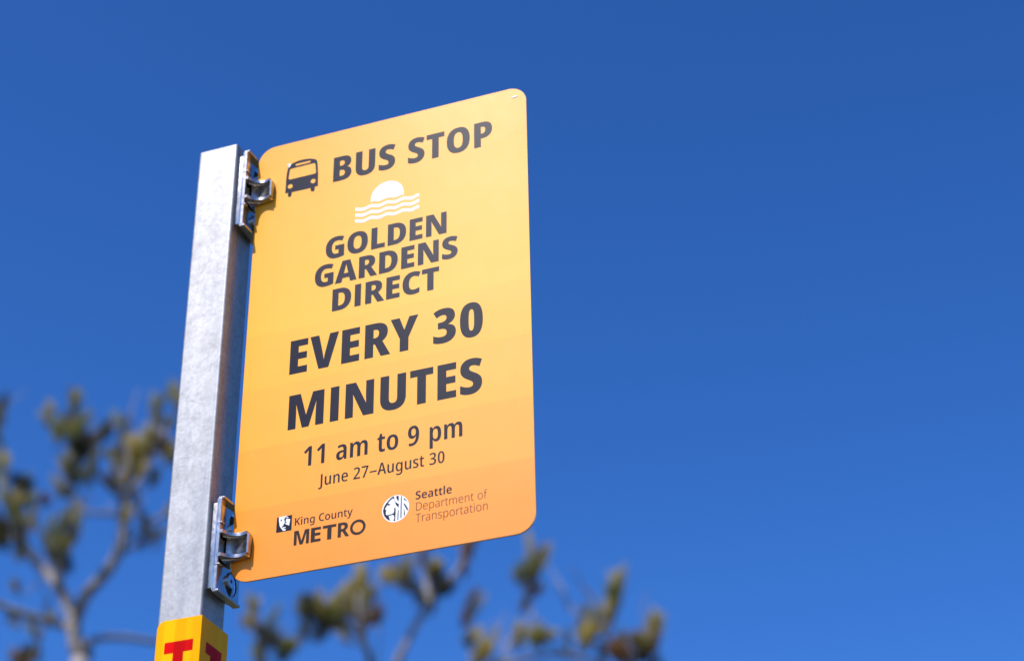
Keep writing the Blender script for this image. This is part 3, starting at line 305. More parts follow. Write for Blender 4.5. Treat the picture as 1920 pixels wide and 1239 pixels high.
# pine skeletons in metres from each tree's base: limbs (points, start radius, end radius), shoots (foot, tip, radius, needle kind, twig root)
PINE_TALL = dict(base=(-6.53, 9.74, 0.0), limbs=[
    ([(-0.055, -0.02, 7.022), (-0.104, -0.037, 7.185), (-0.121, -0.043, 7.312), (-0.212, -0.023, 7.505), (-0.308, -0.004, 7.638)], 0.0556, 0.0444),
    ([(-0.308, -0.004, 7.638), (-0.448, -0.001, 7.808), (-0.576, 0.006, 7.931), (-0.658, -0.023, 8.076), (-0.665, -0.132, 8.177), (-0.677, -0.242, 8.265)], 0.0437, 0.0202),
    ([(-0.121, -0.043, 7.312), (-0.012, -0.11, 7.487), (0.142, -0.162, 7.584), (0.258, -0.173, 7.727), (0.289, -0.162, 7.922), (0.25, -0.123, 8.168), (0.221, -0.133, 8.281)], 0.0476, 0.0363),
    ([(0.23, -0.13, 8.259), (0.212, -0.243, 8.276), (0.168, -0.365, 8.328), (0.063, -0.402, 8.521), (-0.016, -0.431, 8.752), (-0.059, -0.446, 8.986)], 0.0317, 0.0121),
    ([(0.23, -0.13, 8.259), (0.253, -0.016, 8.377), (0.262, 0.094, 8.589), (0.259, 0.199, 8.783), (0.265, 0.307, 8.989), (0.292, 0.423, 9.254)], 0.0317, 0.0121),
    ([(0.238, -0.127, 8.088), (0.242, -0.338, 8.016), (0.169, -0.471, 7.977), (0.102, -0.495, 8.022)], 0.0198, 0.0121),
    ([(0.286, -0.11, 7.88), (0.313, 0.112, 8.109), (0.363, 0.342, 8.328), (0.407, 0.464, 8.507)], 0.0198, 0.0161),
    ([(0.272, -0.115, 7.793), (0.197, 0.283, 8.072), (0.225, 0.611, 8.321), (0.286, 0.74, 8.447)], 0.0198, 0.0161),
    ([(-0.201, -0.072, 7.305), (-0.249, -0.302, 7.279), (-0.28, -0.525, 7.236), (-0.352, -0.657, 7.26), (-0.481, -0.809, 7.309)], 0.0317, 0.0242),
    ([(-0.136, -0.049, 7.278), (-0.202, -0.072, 7.313)], 0.0357, 0.0323),
    ([(-0.032, -0.012, 7.163), (-0.0, 0.212, 7.291), (0.026, 0.54, 7.407), (0.114, 0.784, 7.457), (0.204, 1.029, 7.574)], 0.0278, 0.0202),
    ([(-0.363, -0.024, 7.836), (-0.32, -0.221, 7.874), (-0.342, -0.335, 8.025), (-0.392, -0.353, 8.137)], 0.0139, 0.0101),
    ([(-0.228, -0.188, 7.611), (-0.155, -0.268, 7.78), (-0.075, -0.345, 8.059), (0.01, -0.421, 8.296)], 0.0119, 0.0081),
    ([(-0.649, -0.02, 8.067), (-0.837, 0.019, 8.209), (-1.025, 0.058, 8.331)], 0.0238, 0.0202),
    ([(-0.506, 0.138, 7.665), (-0.565, 0.223, 7.534), (-0.655, 0.297, 7.338), (-0.682, 0.287, 7.235)], 0.0159, 0.0121),
    ([(0.268, -0.116, 8.258), (0.373, -0.292, 8.356), (0.344, -0.302, 8.56), (0.289, -0.321, 8.745)], 0.0159, 0.0081),
    ([(-0.308, -0.004, 7.638), (-0.128, -0.258, 7.629), (-0.108, -0.357, 7.733), (-0.178, -0.382, 7.908)], 0.0198, 0.0121),
    ([(-0.677, -0.242, 8.265), (-0.827, -0.19, 8.571), (-0.881, -0.209, 8.854), (-0.907, -0.218, 9.143)], 0.0198, 0.0121),
    ([(-0.665, -0.132, 8.177), (-0.708, -0.041, 8.411), (-0.749, -0.055, 8.598)], 0.0159, 0.0121),
    ([(0.313, 0.112, 8.109), (0.309, 0.018, 8.198), (0.33, -0.089, 8.313)], 0.0097, 0.004),
    ([(-0.155, -0.268, 7.78), (-0.27, -0.299, 7.9), (-0.349, -0.381, 8.024)], 0.0098, 0.004),
    ([(-0.32, -0.221, 7.874), (-0.252, -0.16, 7.976), (-0.022, -0.299, 7.949)], 0.0094, 0.004),
    ([(0.262, 0.094, 8.589), (0.342, 0.142, 8.734), (0.313, 0.291, 9.012)], 0.0079, 0.004),
    ([(-0.907, -0.218, 9.143), (-0.805, -0.26, 9.227), (-0.707, -0.204, 9.339)], 0.0065, 0.004),
    ([(0.313, 0.112, 8.109), (0.186, 0.142, 8.271), (0.188, 0.034, 8.397)], 0.0097, 0.004),
    ([(0.342, 0.142, 8.734), (0.359, 0.114, 8.837), (0.216, 0.274, 9.101)], 0.0065, 0.004),
    ([(-0.155, -0.268, 7.78), (-0.126, -0.242, 7.881), (0.013, -0.376, 7.911)], 0.009, 0.004),
    ([(0.188, 0.034, 8.397), (0.122, 0.039, 8.489), (0.086, -0.01, 8.567)], 0.0077, 0.004),
    ([(0.102, -0.495, 8.022), (0.165, -0.49, 8.059), (0.291, -0.589, 8.051)], 0.0087, 0.004),
    ([(0.102, -0.495, 8.022), (0.003, -0.44, 8.194), (0.057, -0.605, 8.267)], 0.0073, 0.004),
    ([(0.262, 0.094, 8.589), (0.13, 0.142, 8.68), (-0.009, 0.197, 8.79)], 0.0075, 0.004),
    ([(-0.155, -0.268, 7.78), (-0.08, -0.271, 7.923), (0.013, -0.361, 8.074)], 0.0098, 0.004),
    ([(-0.178, -0.382, 7.908), (-0.122, -0.324, 8.0), (0.095, -0.454, 7.953)], 0.0102, 0.004),
    ([(0.057, -0.605, 8.267), (-0.078, -0.56, 8.438), (-0.07, -0.677, 8.547)], 0.0074, 0.004),
    ([(-1.025, 0.058, 8.331), (-1.08, -0.001, 8.466), (-1.075, -0.012, 8.663)], 0.0087, 0.004),
    ([(0.272, -0.115, 7.793), (0.249, -0.035, 7.934), (0.276, -0.067, 8.045)], 0.0075, 0.004),
    ([(0.272, -0.115, 7.793), (0.307, -0.13, 7.947), (0.195, -0.088, 8.195)], 0.0075, 0.004),
    ([(0.313, 0.112, 8.109), (0.262, 0.114, 8.22), (0.258, 0.008, 8.292)], 0.0078, 0.004),
    ([(0.265, 0.307, 8.989), (0.28, 0.345, 9.091), (0.375, 0.248, 9.128)], 0.0076, 0.004),
    ([(0.013, -0.361, 8.074), (0.061, -0.379, 8.131), (-0.022, -0.232, 8.316)], 0.0081, 0.004),
    ([(-0.506, 0.138, 7.665), (-0.568, 0.105, 7.792), (-0.523, 0.015, 7.921)], 0.0068, 0.004),
    ([(0.313, 0.112, 8.109), (0.193, 0.146, 8.297), (0.195, 0.002, 8.423)], 0.0096, 0.004),
    ([(-0.481, -0.809, 7.309), (-0.556, -0.774, 7.411), (-0.516, -0.919, 7.427)], 0.0077, 0.004),
    ([(0.13, 0.142, 8.68), (0.135, 0.071, 8.763), (0.224, -0.035, 8.839)], 0.0101, 0.004),
    ([(0.224, -0.035, 8.839), (0.212, -0.098, 8.99), (0.162, 0.047, 9.303)], 0.0097, 0.004),
    ([(0.262, 0.114, 8.22), (0.226, 0.177, 8.427), (0.228, 0.302, 8.682)], 0.0068, 0.004),
    ([(0.313, 0.112, 8.109), (0.196, 0.006, 8.164), (-0.077, 0.135, 8.382)], 0.0081, 0.004),
    ([(0.286, -0.11, 7.88), (0.304, -0.159, 7.938), (0.369, -0.284, 7.972)], 0.0085, 0.004),
    ([(0.286, -0.11, 7.88), (0.245, -0.129, 7.97), (0.171, -0.031, 8.151)], 0.0077, 0.004),
    ([(-0.308, -0.004, 7.638), (-0.346, 0.044, 7.82), (-0.473, 0.116, 8.067)], 0.0095, 0.004),
    ([(0.063, -0.402, 8.521), (0.123, -0.429, 8.656), (0.101, -0.487, 8.839)], 0.0084, 0.004),
    ([(-0.155, -0.268, 7.78), (-0.128, -0.353, 7.888), (-0.195, -0.441, 8.021)], 0.0068, 0.004),
    ([(0.286, 0.74, 8.447), (0.438, 0.794, 8.531), (0.572, 0.764, 8.666)], 0.0076, 0.004),
], clumps=[
    ((-0.023, -0.478, 8.775), (-0.023, -0.529, 9.028), 0.048, 'g', (-0.052, -0.443, 8.947)),
    ((-0.021, -0.45, 8.605), (-0.044, -0.502, 8.859), 0.06, 'd', (-0.016, -0.431, 8.752)),
    ((0.06, -0.477, 8.419), (0.088, -0.48, 8.679), 0.088, 'd', (0.037, -0.412, 8.597)),
    ((0.046, -0.386, 8.618), (0.132, -0.317, 8.813), 0.068, 'd', (0.123, -0.429, 8.656)),
    ((-0.074, -0.406, 8.688), (-0.157, -0.471, 8.848), 0.052, 'd', (-0.016, -0.431, 8.752)),
    ((-0.051, -0.664, 8.611), (-0.122, -0.717, 8.725), 0.052, 'p', (-0.07, -0.677, 8.547)),
    ((0.057, -0.687, 8.481), (-0.025, -0.766, 8.595), 0.048, 'g', (-0.07, -0.677, 8.547)),
    ((0.053, -0.455, 8.303), (0.0, -0.419, 8.557), 0.08, 'o', (0.081, -0.396, 8.488)),
    ((0.051, -0.535, 8.242), (-0.058, -0.535, 8.442), 0.068, 'o', (0.034, -0.597, 8.296)),
    ((-0.04, -0.466, 8.156), (-0.08, -0.519, 8.288), 0.068, 'o', (0.021, -0.495, 8.219)),
    ((0.077, -0.429, 8.205), (0.078, -0.413, 8.406), 0.052, 'g', (0.01, -0.421, 8.296)),
    ((0.051, -0.474, 8.152), (0.048, -0.429, 7.954), 0.052, 'p', (0.102, -0.495, 8.022)),
    ((-0.107, -0.298, 8.139), (-0.001, -0.313, 7.982), 0.056, 'd', (-0.018, -0.331, 8.024)),
    ((0.301, -0.299, 8.602), (0.267, -0.289, 8.864), 0.048, 'g', (0.298, -0.318, 8.714)),
    ((0.346, -0.3, 8.42), (0.363, -0.335, 8.663), 0.076, 'o', (0.344, -0.302, 8.56)),
    ((0.142, 0.105, 8.624), (0.228, 0.084, 8.792), 0.076, 'o', (0.133, 0.106, 8.721)),
    ((0.237, 0.066, 8.734), (0.241, 0.115, 8.959), 0.056, 'o', (0.21, -0.017, 8.826)),
    ((-0.002, 0.208, 8.701), (-0.083, 0.153, 8.854), 0.072, 'd', (-0.009, 0.197, 8.79)),
    ((-0.093, 0.236, 8.808), (-0.218, 0.201, 8.926), 0.048, 'd', (-0.009, 0.197, 8.79)),
    ((0.216, 0.339, 9.06), (0.157, 0.362, 9.249), 0.048, 'p', (0.216, 0.274, 9.101)),
    ((0.296, 0.426, 9.245), (0.3, 0.417, 9.486), 0.068, 'o', (0.292, 0.423, 9.254)),
    ((0.434, 0.219, 8.649), (0.423, 0.206, 8.862), 0.044, 'o', (0.337, 0.167, 8.78)),
    ((0.334, 0.242, 9.017), (0.373, 0.231, 9.122), 0.04, 'p', (0.327, 0.297, 9.11)),
    ((-0.915, -0.194, 9.085), (-0.909, -0.25, 9.297), 0.06, 'd', (-0.873, -0.232, 9.171)),
    ((-0.859, -0.278, 8.886), (-0.898, -0.276, 9.135), 0.06, 'g', (-0.898, -0.215, 9.046)),
    ((-0.799, -0.217, 8.506), (-0.836, -0.226, 8.79), 0.048, 'g', (-0.845, -0.196, 8.665)),
    ((-0.75, -0.061, 8.488), (-0.801, -0.099, 8.629), 0.068, 'd', (-0.742, -0.053, 8.566)),
    ((-0.775, 0.02, 8.53), (-0.71, 0.004, 8.663), 0.068, 'd', (-0.742, -0.053, 8.566)),
    ((-0.634, -0.224, 8.213), (-0.696, -0.284, 8.393), 0.06, 'p', (-0.702, -0.233, 8.315)),
    ((-0.718, -0.022, 8.416), (-0.663, -0.031, 8.505), 0.052, 'p', (-0.714, -0.043, 8.442)),
    ((-0.345, -0.36, 8.168), (-0.328, -0.323, 8.275), 0.044, 'b', (-0.392, -0.353, 8.137)),
    ((-0.765, 0.05, 8.222), (-0.952, -0.01, 8.344), 0.068, 'd', (-0.899, 0.032, 8.25)),
    ((-0.751, 0.065, 8.053), (-0.784, 0.003, 8.264), 0.072, 'd', (-0.743, -0.0, 8.138)),
    ((-0.756, -0.009, 8.125), (-0.905, -0.096, 8.181), 0.06, 'd', (-0.868, 0.026, 8.229)),
    ((-0.713, 0.003, 8.119), (-0.649, 0.04, 7.955), 0.06, 'd', (-0.631, -0.013, 8.028)),
    ((-0.136, -0.412, 7.751), (-0.203, -0.457, 8.015), 0.06, 'g', (-0.178, -0.382, 7.908)),
    ((-0.461, 0.066, 7.927), (-0.431, 0.071, 8.141), 0.072, 'g', (-0.473, 0.116, 8.067)),
    ((-0.093, -0.313, 7.703), (-0.069, -0.28, 7.893), 0.068, 'o', (-0.136, -0.251, 7.847)),
    ((-0.141, -0.231, 7.6), (-0.194, -0.192, 7.825), 0.06, 'd', (-0.122, -0.291, 7.663)),
    ((-0.398, 0.124, 7.867), (-0.501, 0.146, 8.063), 0.06, 'o', (-0.409, 0.08, 7.943)),
    ((-0.663, -0.011, 7.652), (-0.687, -0.046, 7.789), 0.048, 'b', (-0.568, 0.105, 7.792)),
    ((-0.759, 0.339, 7.219), (-0.8, 0.359, 7.424), 0.108, 'd', (-0.677, 0.289, 7.252)),
    ((-0.702, 0.265, 7.177), (-0.847, 0.269, 7.333), 0.08, 'b', (-0.682, 0.287, 7.235)),
    ((-0.391, -0.375, 7.933), (-0.381, -0.331, 8.117), 0.048, 'p', (-0.349, -0.381, 8.024)),
    ((-0.969, 0.017, 8.297), (-1.093, -0.067, 8.522), 0.088, 'g', (-1.062, 0.019, 8.421)),
    ((-0.44, -0.742, 7.33), (-0.444, -0.79, 7.56), 0.088, 'd', (-0.556, -0.774, 7.411)),
    ((0.203, 0.159, 8.73), (0.238, 0.23, 8.923), 0.052, 'o', (0.259, 0.199, 8.783)),
    ((0.074, -0.427, 8.473), (-0.003, -0.517, 8.582), 0.068, 'd', (0.05, -0.407, 8.559)),
    ((-0.605, -0.17, 8.101), (-0.548, -0.192, 8.185), 0.046, 'p', (-0.672, -0.116, 8.216)),
    ((-0.634, 0.282, 7.417), (-0.712, 0.236, 7.593), 0.042, 'p', (-0.595, 0.247, 7.468)),
    ((0.226, 0.245, 8.518), (0.285, 0.215, 8.675), 0.042, 'p', (0.227, 0.281, 8.639)),
    ((-0.743, -0.166, 8.285), (-0.68, -0.153, 8.453), 0.052, 'o', (-0.702, -0.233, 8.315)),
    ((0.243, 0.409, 8.064), (0.233, 0.349, 8.233), 0.032, 'o', (0.21, 0.447, 8.196)),
    ((0.394, -0.351, 7.837), (0.451, -0.373, 8.002), 0.032, 'o', (0.369, -0.284, 7.972)),
    ((-0.416, -0.331, 8.112), (-0.398, -0.369, 8.287), 0.046, 'g', (-0.392, -0.353, 8.137)),
    ((-0.581, -0.233, 8.145), (-0.632, -0.252, 8.258), 0.048, 'g', (-0.671, -0.187, 8.221)),
    ((0.247, -0.114, 8.238), (0.265, -0.044, 8.373), 0.038, 'p', (0.242, -0.073, 8.318)),
    ((0.303, 0.1, 8.82), (0.313, 0.107, 8.942), 0.042, 'g', (0.312, 0.167, 8.925)),
    ((-0.925, 0.07, 8.123), (-0.981, 0.038, 8.26), 0.036, 'g', (-0.899, 0.032, 8.25)),
    ((0.363, -0.212, 8.349), (0.325, -0.229, 8.471), 0.038, 'p', (0.373, -0.292, 8.356)),
    ((0.429, 0.34, 8.235), (0.414, 0.323, 8.381), 0.046, 'o', (0.37, 0.362, 8.358)),
    ((0.275, -0.317, 8.221), (0.269, -0.329, 8.337), 0.052, 'g', (0.205, -0.263, 8.285)),
    ((-0.299, -0.575, 7.12), (-0.279, -0.518, 7.247), 0.032, 'o', (-0.28, -0.525, 7.236)),
    ((0.296, 0.162, 8.074), (0.274, 0.154, 8.196), 0.036, 'g', (0.313, 0.112, 8.109)),
    ((0.198, -0.434, 8.326), (0.155, -0.48, 8.507), 0.052, 'p', (0.099, -0.39, 8.456)),
    ((0.404, 0.174, 8.721), (0.361, 0.121, 8.847), 0.056, 'b', (0.332, 0.192, 8.826)),
    ((0.48, 0.409, 8.314), (0.411, 0.432, 8.449), 0.046, 'b', (0.392, 0.423, 8.447)),
    ((-0.689, -0.13, 8.256), (-0.659, -0.177, 8.364), 0.044, 'g', (-0.693, -0.071, 8.332)),
    ((-0.007, 0.07, 7.085), (-0.094, 0.047, 7.218), 0.058, 'g', (-0.032, -0.012, 7.163)),
    ((-0.78, 0.017, 8.48), (-0.769, 0.008, 8.678), 0.032, 'g', (-0.735, -0.051, 8.535)),
    ((0.296, 0.139, 7.992), (0.272, 0.15, 8.176), 0.044, 'b', (0.309, 0.075, 8.07)),
    ((-0.001, 0.008, 8.53), (0.042, 0.055, 8.683), 0.042, 'g', (0.086, -0.01, 8.567)),
    ((-1.094, 0.02, 8.248), (-1.1, -0.035, 8.399), 0.05, 'p', (-1.043, 0.038, 8.376)),
    ((0.282, 0.034, 8.464), (0.253, 0.071, 8.608), 0.048, 'o', (0.261, 0.076, 8.554)),
    ((0.273, -0.224, 8.278), (0.323, -0.152, 8.474), 0.048, 'o', (0.355, -0.262, 8.34)),
    ((-0.712, -0.229, 8.307), (-0.796, -0.24, 8.496), 0.036, 'p', (-0.752, -0.216, 8.417)),
    ((0.112, 0.082, 8.447), (0.106, 0.098, 8.584), 0.032, 'o', (0.133, 0.039, 8.474)),
    ((-0.272, -0.186, 7.265), (-0.23, -0.167, 7.37), 0.044, 'p', (-0.234, -0.225, 7.288)),
    ((0.243, 0.31, 9.159), (0.159, 0.304, 9.373), 0.048, 'p', (0.216, 0.274, 9.101)),
])
PINE_BUSHY = dict(base=(-5.19, 11.81, 0.0), limbs=[
    ([(0.157, 0.056, 7.488), (0.243, 0.087, 7.726), (0.324, 0.222, 8.025), (0.39, 0.246, 8.153), (0.452, 0.374, 8.331), (0.533, 0.509, 8.522), (0.619, 0.54, 8.72)], 0.0354, 0.018),
    ([(0.365, 0.237, 8.119), (0.311, 0.111, 8.197), (0.258, -0.014, 8.239), (0.24, -0.02, 8.346)], 0.031, 0.018),
    ([(0.39, 0.246, 8.153), (0.286, 0.421, 8.428), (0.224, 0.505, 8.7)], 0.0266, 0.018),
    ([(0.002, 0.001, 7.491), (0.032, -0.201, 7.625), (0.019, -0.312, 7.813), (-0.004, -0.32, 8.07)], 0.031, 0.018),
    ([(0.013, -0.208, 7.717), (-0.04, -0.545, 7.729), (-0.138, -0.687, 7.757)], 0.0221, 0.0135),
    ([(1.768, 0.845, 7.474), (1.436, 0.62, 7.659), (1.141, 0.408, 7.587), (0.937, 0.335, 7.527)], 0.0221, 0.0225),
    ([(1.518, 0.649, 7.639), (1.348, 0.482, 7.727), (1.268, 0.453, 7.798)], 0.0133, 0.009),
    ([(1.812, 0.861, 7.534), (1.801, 0.75, 7.735), (1.782, 0.637, 7.835), (1.855, 0.664, 8.117)], 0.031, 0.018),
    ([(1.808, 0.753, 7.712), (1.646, 0.695, 7.785), (1.564, 0.772, 7.995)], 0.0177, 0.0135),
    ([(1.832, 0.868, 7.533), (1.936, 1.011, 7.744), (2.058, 1.055, 7.931)], 0.031, 0.018),
    ([(0.937, 0.335, 7.527), (0.981, 0.67, 7.929), (1.099, 0.818, 8.162), (1.039, 0.796, 8.359), (1.086, 0.813, 8.607)], 0.0133, 0.0112),
    ([(0.661, 0.449, 7.557), (0.617, 0.539, 7.889), (0.634, 0.546, 8.128)], 0.0155, 0.0112),
    ([(0.855, 0.306, 7.474), (0.836, 0.299, 7.691)], 0.0133, 0.0112),
    ([(-0.811, -0.29, 7.507), (-0.795, -0.391, 7.682), (-0.876, -0.42, 7.916)], 0.0177, 0.0135),
    ([(1.025, 0.473, 7.635), (0.911, 0.538, 7.889), (0.85, 0.517, 8.009)], 0.0111, 0.009),
    ([(0.032, -0.201, 7.625), (0.021, -0.297, 7.723), (0.038, -0.406, 7.85)], 0.0108, 0.0045),
    ([(1.564, 0.772, 7.995), (1.433, 0.797, 8.186), (1.341, 0.682, 8.353)], 0.0099, 0.0045),
    ([(0.013, -0.208, 7.717), (0.044, -0.145, 7.9), (0.091, -0.107, 8.114)], 0.0074, 0.0045),
    ([(0.258, -0.014, 8.239), (0.356, 0.041, 8.387), (0.367, 0.204, 8.659)], 0.0088, 0.0045),
    ([(-0.795, -0.391, 7.682), (-0.694, -0.432, 7.771), (-0.582, -0.372, 7.875)], 0.0072, 0.0045),
    ([(0.032, -0.201, 7.625), (-0.084, -0.167, 7.784), (-0.087, -0.277, 7.922)], 0.0108, 0.0045),
    ([(0.356, 0.041, 8.387), (0.378, 0.014, 8.496), (0.272, 0.188, 8.748)], 0.0072, 0.0045),
    ([(1.564, 0.772, 7.995), (1.577, 0.875, 8.123), (1.631, 0.968, 8.242)], 0.0096, 0.0045),
    ([(1.631, 0.968, 8.242), (1.535, 0.888, 8.366), (1.48, 0.728, 8.495)], 0.0109, 0.0045),
    ([(0.032, -0.201, 7.625), (0.04, -0.3, 7.661), (0.014, -0.238, 7.79)], 0.0089, 0.0045),
    ([(0.002, 0.001, 7.491), (0.032, 0.03, 7.651), (0.046, 0.038, 7.85)], 0.0112, 0.0045),
    ([(1.564, 0.772, 7.995), (1.542, 0.681, 8.029), (1.437, 0.742, 8.119)], 0.0113, 0.0045),
    ([(-0.795, -0.391, 7.682), (-0.81, -0.318, 7.802), (-0.767, -0.46, 7.851)], 0.0113, 0.0045),
    ([(-0.81, -0.318, 7.802), (-0.904, -0.273, 8.002), (-0.986, -0.304, 8.207)], 0.0075, 0.0045),
    ([(0.046, 0.038, 7.85), (-0.071, 0.089, 8.018), (-0.074, -0.032, 8.148)], 0.0082, 0.0045),
    ([(2.058, 1.055, 7.931), (2.012, 0.999, 8.074), (2.05, 1.0, 8.277)], 0.0097, 0.0045),
    ([(0.013, -0.208, 7.717), (0.011, -0.12, 7.859), (0.043, -0.151, 7.98)], 0.0083, 0.0045),
    ([(0.013, -0.208, 7.717), (0.059, -0.219, 7.882), (-0.034, -0.17, 8.137)], 0.0084, 0.0045),
    ([(0.032, -0.201, 7.625), (-0.014, -0.197, 7.737), (-0.025, -0.306, 7.819)], 0.0088, 0.0045),
    ([(0.311, 0.111, 8.197), (0.285, 0.047, 8.267), (0.3, -0.026, 8.362)], 0.009, 0.0045),
    ([(1.518, 0.649, 7.639), (1.584, 0.614, 7.791), (1.615, 0.816, 8.078)], 0.0113, 0.0045),
    ([(1.141, 0.408, 7.587), (1.212, 0.385, 7.652), (1.223, 0.56, 7.82)], 0.0072, 0.0045),
    ([(0.836, 0.299, 7.691), (0.968, 0.299, 7.801), (0.978, 0.48, 8.071)], 0.0099, 0.0045),
    ([(1.631, 0.968, 8.242), (1.559, 0.893, 8.3), (1.506, 0.858, 8.417)], 0.0089, 0.0045),
    ([(1.437, 0.742, 8.119), (1.434, 0.635, 8.256), (1.247, 0.862, 8.586)], 0.011, 0.0045),
    ([(0.059, -0.219, 7.882), (0.119, -0.297, 8.024), (0.152, -0.204, 8.278)], 0.0104, 0.0045),
    ([(-0.014, -0.197, 7.737), (-0.03, -0.127, 7.941), (0.002, 0.009, 8.189)], 0.0076, 0.0045),
    ([(0.032, -0.201, 7.625), (-0.097, -0.311, 7.687), (-0.345, -0.173, 7.89)], 0.009, 0.0045),
    ([(0.002, 0.001, 7.491), (0.018, -0.049, 7.556), (0.07, -0.179, 7.607)], 0.0095, 0.0045),
    ([(0.002, 0.001, 7.491), (-0.036, -0.018, 7.585), (-0.087, 0.089, 7.761)], 0.0086, 0.0045),
    ([(0.855, 0.306, 7.474), (0.849, 0.366, 7.661), (0.766, 0.453, 7.91)], 0.0106, 0.0045),
    ([(0.39, 0.246, 8.153), (0.46, 0.222, 8.301), (0.444, 0.167, 8.5)], 0.0094, 0.0045),
    ([(-0.795, -0.391, 7.682), (-0.772, -0.477, 7.805), (-0.845, -0.567, 7.951)], 0.0076, 0.0045),
    ([(-0.04, -0.545, 7.729), (0.115, -0.489, 7.81), (0.249, -0.52, 7.944)], 0.0085, 0.0045),
], clumps=[
    ((-0.793, -0.577, 7.77), (-0.832, -0.537, 8.073), 0.049, 'o', (-0.833, -0.552, 7.927)),
    ((-0.815, -0.399, 7.706), (-0.821, -0.455, 7.916), 0.058, 'b', (-0.775, -0.462, 7.784)),
    ((-0.735, -0.341, 7.623), (-0.774, -0.296, 7.926), 0.062, 'g', (-0.727, -0.418, 7.741)),
    ((-0.741, -0.325, 7.559), (-0.657, -0.353, 7.751), 0.08, 'g', (-0.797, -0.374, 7.653)),
    ((-0.644, -0.34, 7.639), (-0.517, -0.342, 7.724), 0.058, 'o', (-0.657, -0.412, 7.806)),
    ((-0.824, -0.268, 7.549), (-0.843, -0.254, 7.743), 0.089, 'g', (-0.803, -0.34, 7.595)),
    ((-0.141, -0.763, 7.704), (-0.217, -0.832, 7.861), 0.089, 'd', (-0.138, -0.687, 7.757)),
    ((-0.184, -0.68, 7.722), (-0.329, -0.723, 7.819), 0.089, 'd', (-0.138, -0.687, 7.757)),
    ((-0.137, -0.644, 7.645), (-0.235, -0.625, 7.883), 0.098, 'd', (-0.138, -0.687, 7.757)),
    ((-0.089, -0.717, 7.7), (-0.07, -0.773, 7.883), 0.089, 'o', (-0.138, -0.687, 7.757)),
    ((-0.433, -0.133, 8.044), (-0.398, -0.182, 7.784), 0.089, 'd', (-0.345, -0.173, 7.89)),
    ((-0.085, -0.55, 7.726), (-0.055, -0.589, 7.934), 0.085, 'o', (-0.089, -0.616, 7.743)),
    ((-0.102, -0.303, 7.936), (-0.154, -0.285, 8.156), 0.067, 'o', (0.0, -0.319, 8.027)),
    ((-0.082, -0.514, 7.717), (-0.041, -0.493, 7.874), 0.08, 'd', (-0.056, -0.569, 7.734)),
    ((-0.028, -0.264, 8.06), (-0.021, -0.3, 8.357), 0.054, 'o', (-0.004, -0.32, 8.07)),
    ((-0.011, -0.293, 7.932), (-0.01, -0.315, 8.206), 0.085, 'o', (-0.004, -0.32, 8.07)),
    ((-0.06, -0.273, 7.867), (-0.041, -0.232, 8.14), 0.103, 'o', (0.004, -0.317, 7.984)),
    ((0.149, -0.521, 7.757), (0.195, -0.502, 7.98), 0.071, 'b', (0.182, -0.505, 7.877)),
    ((0.05, -0.303, 7.77), (0.157, -0.324, 7.92), 0.076, 'b', (0.059, -0.219, 7.882)),
    ((-0.051, -0.248, 7.866), (-0.158, -0.288, 8.07), 0.076, 'o', (-0.087, -0.277, 7.922)),
    ((-0.061, -0.101, 7.828), (-0.045, -0.082, 7.999), 0.08, 'b', (-0.025, -0.15, 7.872)),
    ((0.303, -0.073, 8.188), (0.306, -0.089, 8.449), 0.054, 'o', (0.297, -0.014, 8.346)),
    ((0.239, 0.025, 8.197), (0.249, 0.031, 8.39), 0.054, 'o', (0.252, -0.016, 8.275)),
    ((0.393, 0.05, 8.388), (0.39, 0.092, 8.602), 0.062, 'b', (0.361, 0.122, 8.522)),
    ((0.471, 0.282, 8.207), (0.488, 0.235, 8.427), 0.067, 'd', (0.46, 0.222, 8.301)),
    ((0.447, 0.208, 8.286), (0.451, 0.195, 8.474), 0.058, 'p', (0.455, 0.204, 8.367)),
    ((0.407, 0.407, 8.256), (0.487, 0.412, 8.388), 0.067, 'd', (0.452, 0.374, 8.331)),
    ((0.625, 0.497, 8.551), (0.645, 0.502, 8.799), 0.058, 'r', (0.605, 0.535, 8.687)),
    ((0.566, 0.6, 8.516), (0.584, 0.555, 8.693), 0.062, 'r', (0.562, 0.52, 8.588)),
    ((0.662, 0.49, 8.616), (0.676, 0.51, 8.873), 0.049, 'b', (0.619, 0.54, 8.72)),
    ((0.593, 0.596, 8.064), (0.614, 0.606, 8.346), 0.058, 'o', (0.634, 0.546, 8.128)),
    ((0.613, 0.527, 7.999), (0.597, 0.567, 8.192), 0.049, 'b', (0.631, 0.545, 8.088)),
    ((0.796, 0.332, 7.598), (0.871, 0.303, 7.808), 0.058, 'o', (0.836, 0.299, 7.691)),
    ((0.793, 0.348, 7.573), (0.807, 0.315, 7.724), 0.067, 'o', (0.842, 0.301, 7.618)),
    ((1.108, 0.788, 8.602), (1.121, 0.835, 8.903), 0.045, 'o', (1.086, 0.813, 8.607)),
    ((1.118, 0.812, 8.516), (1.13, 0.854, 8.782), 0.062, 'o', (1.086, 0.813, 8.607)),
    ((1.097, 0.761, 8.415), (1.119, 0.816, 8.65), 0.071, 'g', (1.078, 0.811, 8.565)),
    ((1.053, 0.747, 8.39), (1.018, 0.689, 8.539), 0.058, 'g', (1.062, 0.805, 8.482)),
    ((1.039, 0.796, 8.335), (1.108, 0.8, 8.511), 0.062, 'b', (1.055, 0.802, 8.441)),
    ((1.059, 0.811, 8.327), (1.178, 0.905, 8.435), 0.054, 'r', (1.047, 0.799, 8.4)),
    ((1.327, 0.511, 7.783), (1.206, 0.404, 7.854), 0.08, 'o', (1.268, 0.453, 7.798)),
    ((1.262, 0.419, 7.744), (1.39, 0.471, 7.828), 0.076, 'o', (1.294, 0.463, 7.774)),
